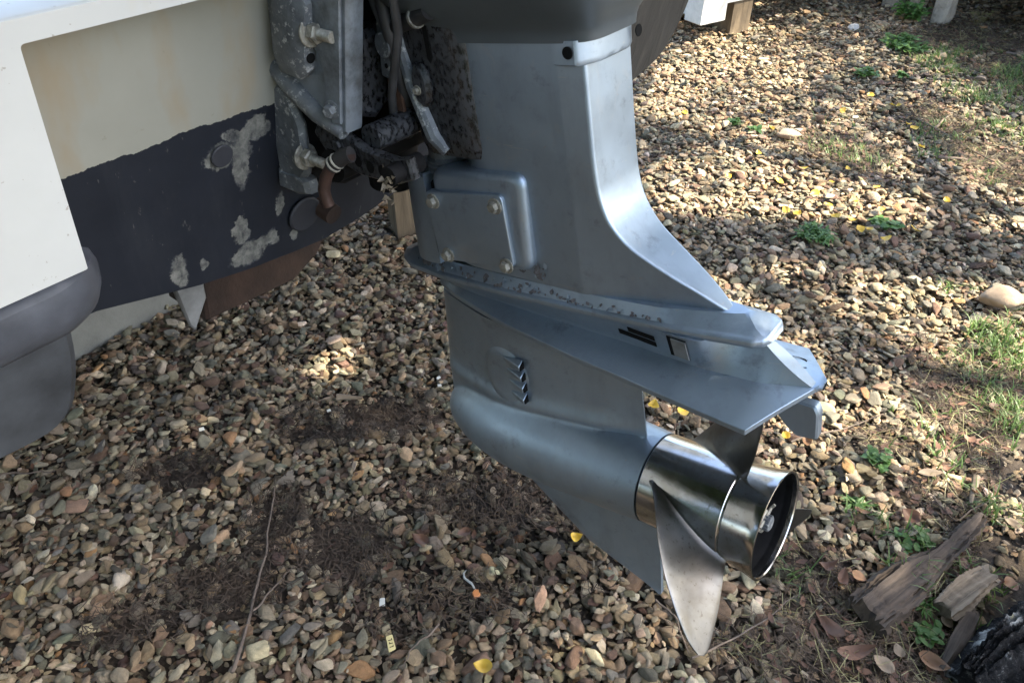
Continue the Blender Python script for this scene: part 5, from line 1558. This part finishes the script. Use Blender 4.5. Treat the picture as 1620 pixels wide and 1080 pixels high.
nn = SUN_DIR + .55 * rng.normal(size=(len(xs), 3)); b1 = np.cross(nn, a1); b1 /= np.linalg.norm(b1, axis=1)[:, None]
c = c - np.array([5.4, 1.2, 0])
V = np.stack([c - a1 * sz[:, None], c + b1 * sz[:, None] * .5, c + a1 * sz[:, None], c - b1 * sz[:, None] * .5], 1).reshape(-1, 3)
F = [(4 * i, 4 * i + 1, 4 * i + 2, 4 * i + 3) for i in range(len(c))]
crown = mesh_obj('crown', V, F, M_CROWN, tree, None, clean=False)

sky_block_tree = empty('shade_tree', (-3.4, .6, 0))  # unseen tree, added to block the sky and darken the left side
tag(sky_block_tree, 'added leafy tree out of view, its low crown darkening the boat side', 'tree')
g = Geo(); g.tube([(0, 0, -.1), (.04, .02, 1.0), (.1, -.05, 2.2), (.5, -.1, 3.4)], [.20, .16, .14, .06], 14)
for k in range(8):
    a = k * 2.4; z = 2.3 + .14 * k; b = np.array([.1 + .04 * k, -.05, z])
    g.tube([b, b + np.array([.9 * math.cos(a), .9 * math.sin(a), .35]), b + np.array([1.9 * math.cos(a + .2), 1.9 * math.sin(a + .2), .6])], [.05, .03, .012], 8)
g.obj('trunk', M_BARK, sky_block_tree)
n = 34000
q = rng.normal(size=(n, 3)); q /= np.linalg.norm(q, axis=1)[:, None]; q *= rng.random(n)[:, None] ** .4
c = q * np.array([2.3, 2.8, .7]) + np.array([1.7, -.5, 2.75])
c[:, 2] += .25 * fbm(c[:, 0], c[:, 1], 2.0, 41)
nn = rng.normal(size=(n, 3)) + np.array([0, 0, 1.0]); a1 = np.cross(nn, rng.normal(size=(n, 3))); a1 /= np.linalg.norm(a1, axis=1)[:, None]
b1 = np.cross(nn, a1); b1 /= np.linalg.norm(b1, axis=1)[:, None]; sz = rng.uniform(.04, .075, n)
V = np.stack([c - a1 * sz[:, None], c + b1 * sz[:, None] * .5, c + a1 * sz[:, None], c - b1 * sz[:, None] * .5], 1).reshape(-1, 3)
mesh_obj('crown', V, [(4 * i, 4 * i + 1, 4 * i + 2, 4 * i + 3) for i in range(n)], M_CROWN, sky_block_tree, None, clean=False)

sky_block_hedge = empty('sky_block_hedge', (-1.6, -1.9, 0))  # unseen foliage, put in to cut sky light from behind the camera
tag(sky_block_hedge, 'tall dense leafy mass out of view, added to block sky light', 'sky_block_hedge')
n = 22000
c = np.stack([rng.uniform(-3.2, 2.6, n), rng.uniform(-.45, .45, n), rng.uniform(.02, 2.4, n)], 1)
c[:, 1] += .12 * fbm(c[:, 0], c[:, 2], 4, 51); c[:, 2] *= 1 + .06 * np.sin(c[:, 0] * 5)
nn = rng.normal(size=(n, 3)); a1 = np.cross(nn, rng.normal(size=(n, 3))); a1 /= np.linalg.norm(a1, axis=1)[:, None]
b1 = np.cross(nn, a1); b1 /= np.linalg.norm(b1, axis=1)[:, None]; sz = rng.uniform(.03, .06, n)
V = np.stack([c - a1 * sz[:, None], c + b1 * sz[:, None] * .5, c + a1 * sz[:, None], c - b1 * sz[:, None] * .5], 1).reshape(-1, 3)
mesh_obj('foliage', V, [(4 * i, 4 * i + 1, 4 * i + 2, 4 * i + 3) for i in range(n)], M_CROWN, sky_block_hedge, None, clean=False)
g = Geo()
for k in range(9): g.tube([(-3 + .58 * k, 0, -.05), (-2.98 + .58 * k, .05, .9), (-3.05 + .58 * k, -.03, 1.7)], [.03, .022, .01], 8)
g.obj('stems', M_BARK, sky_block_hedge)
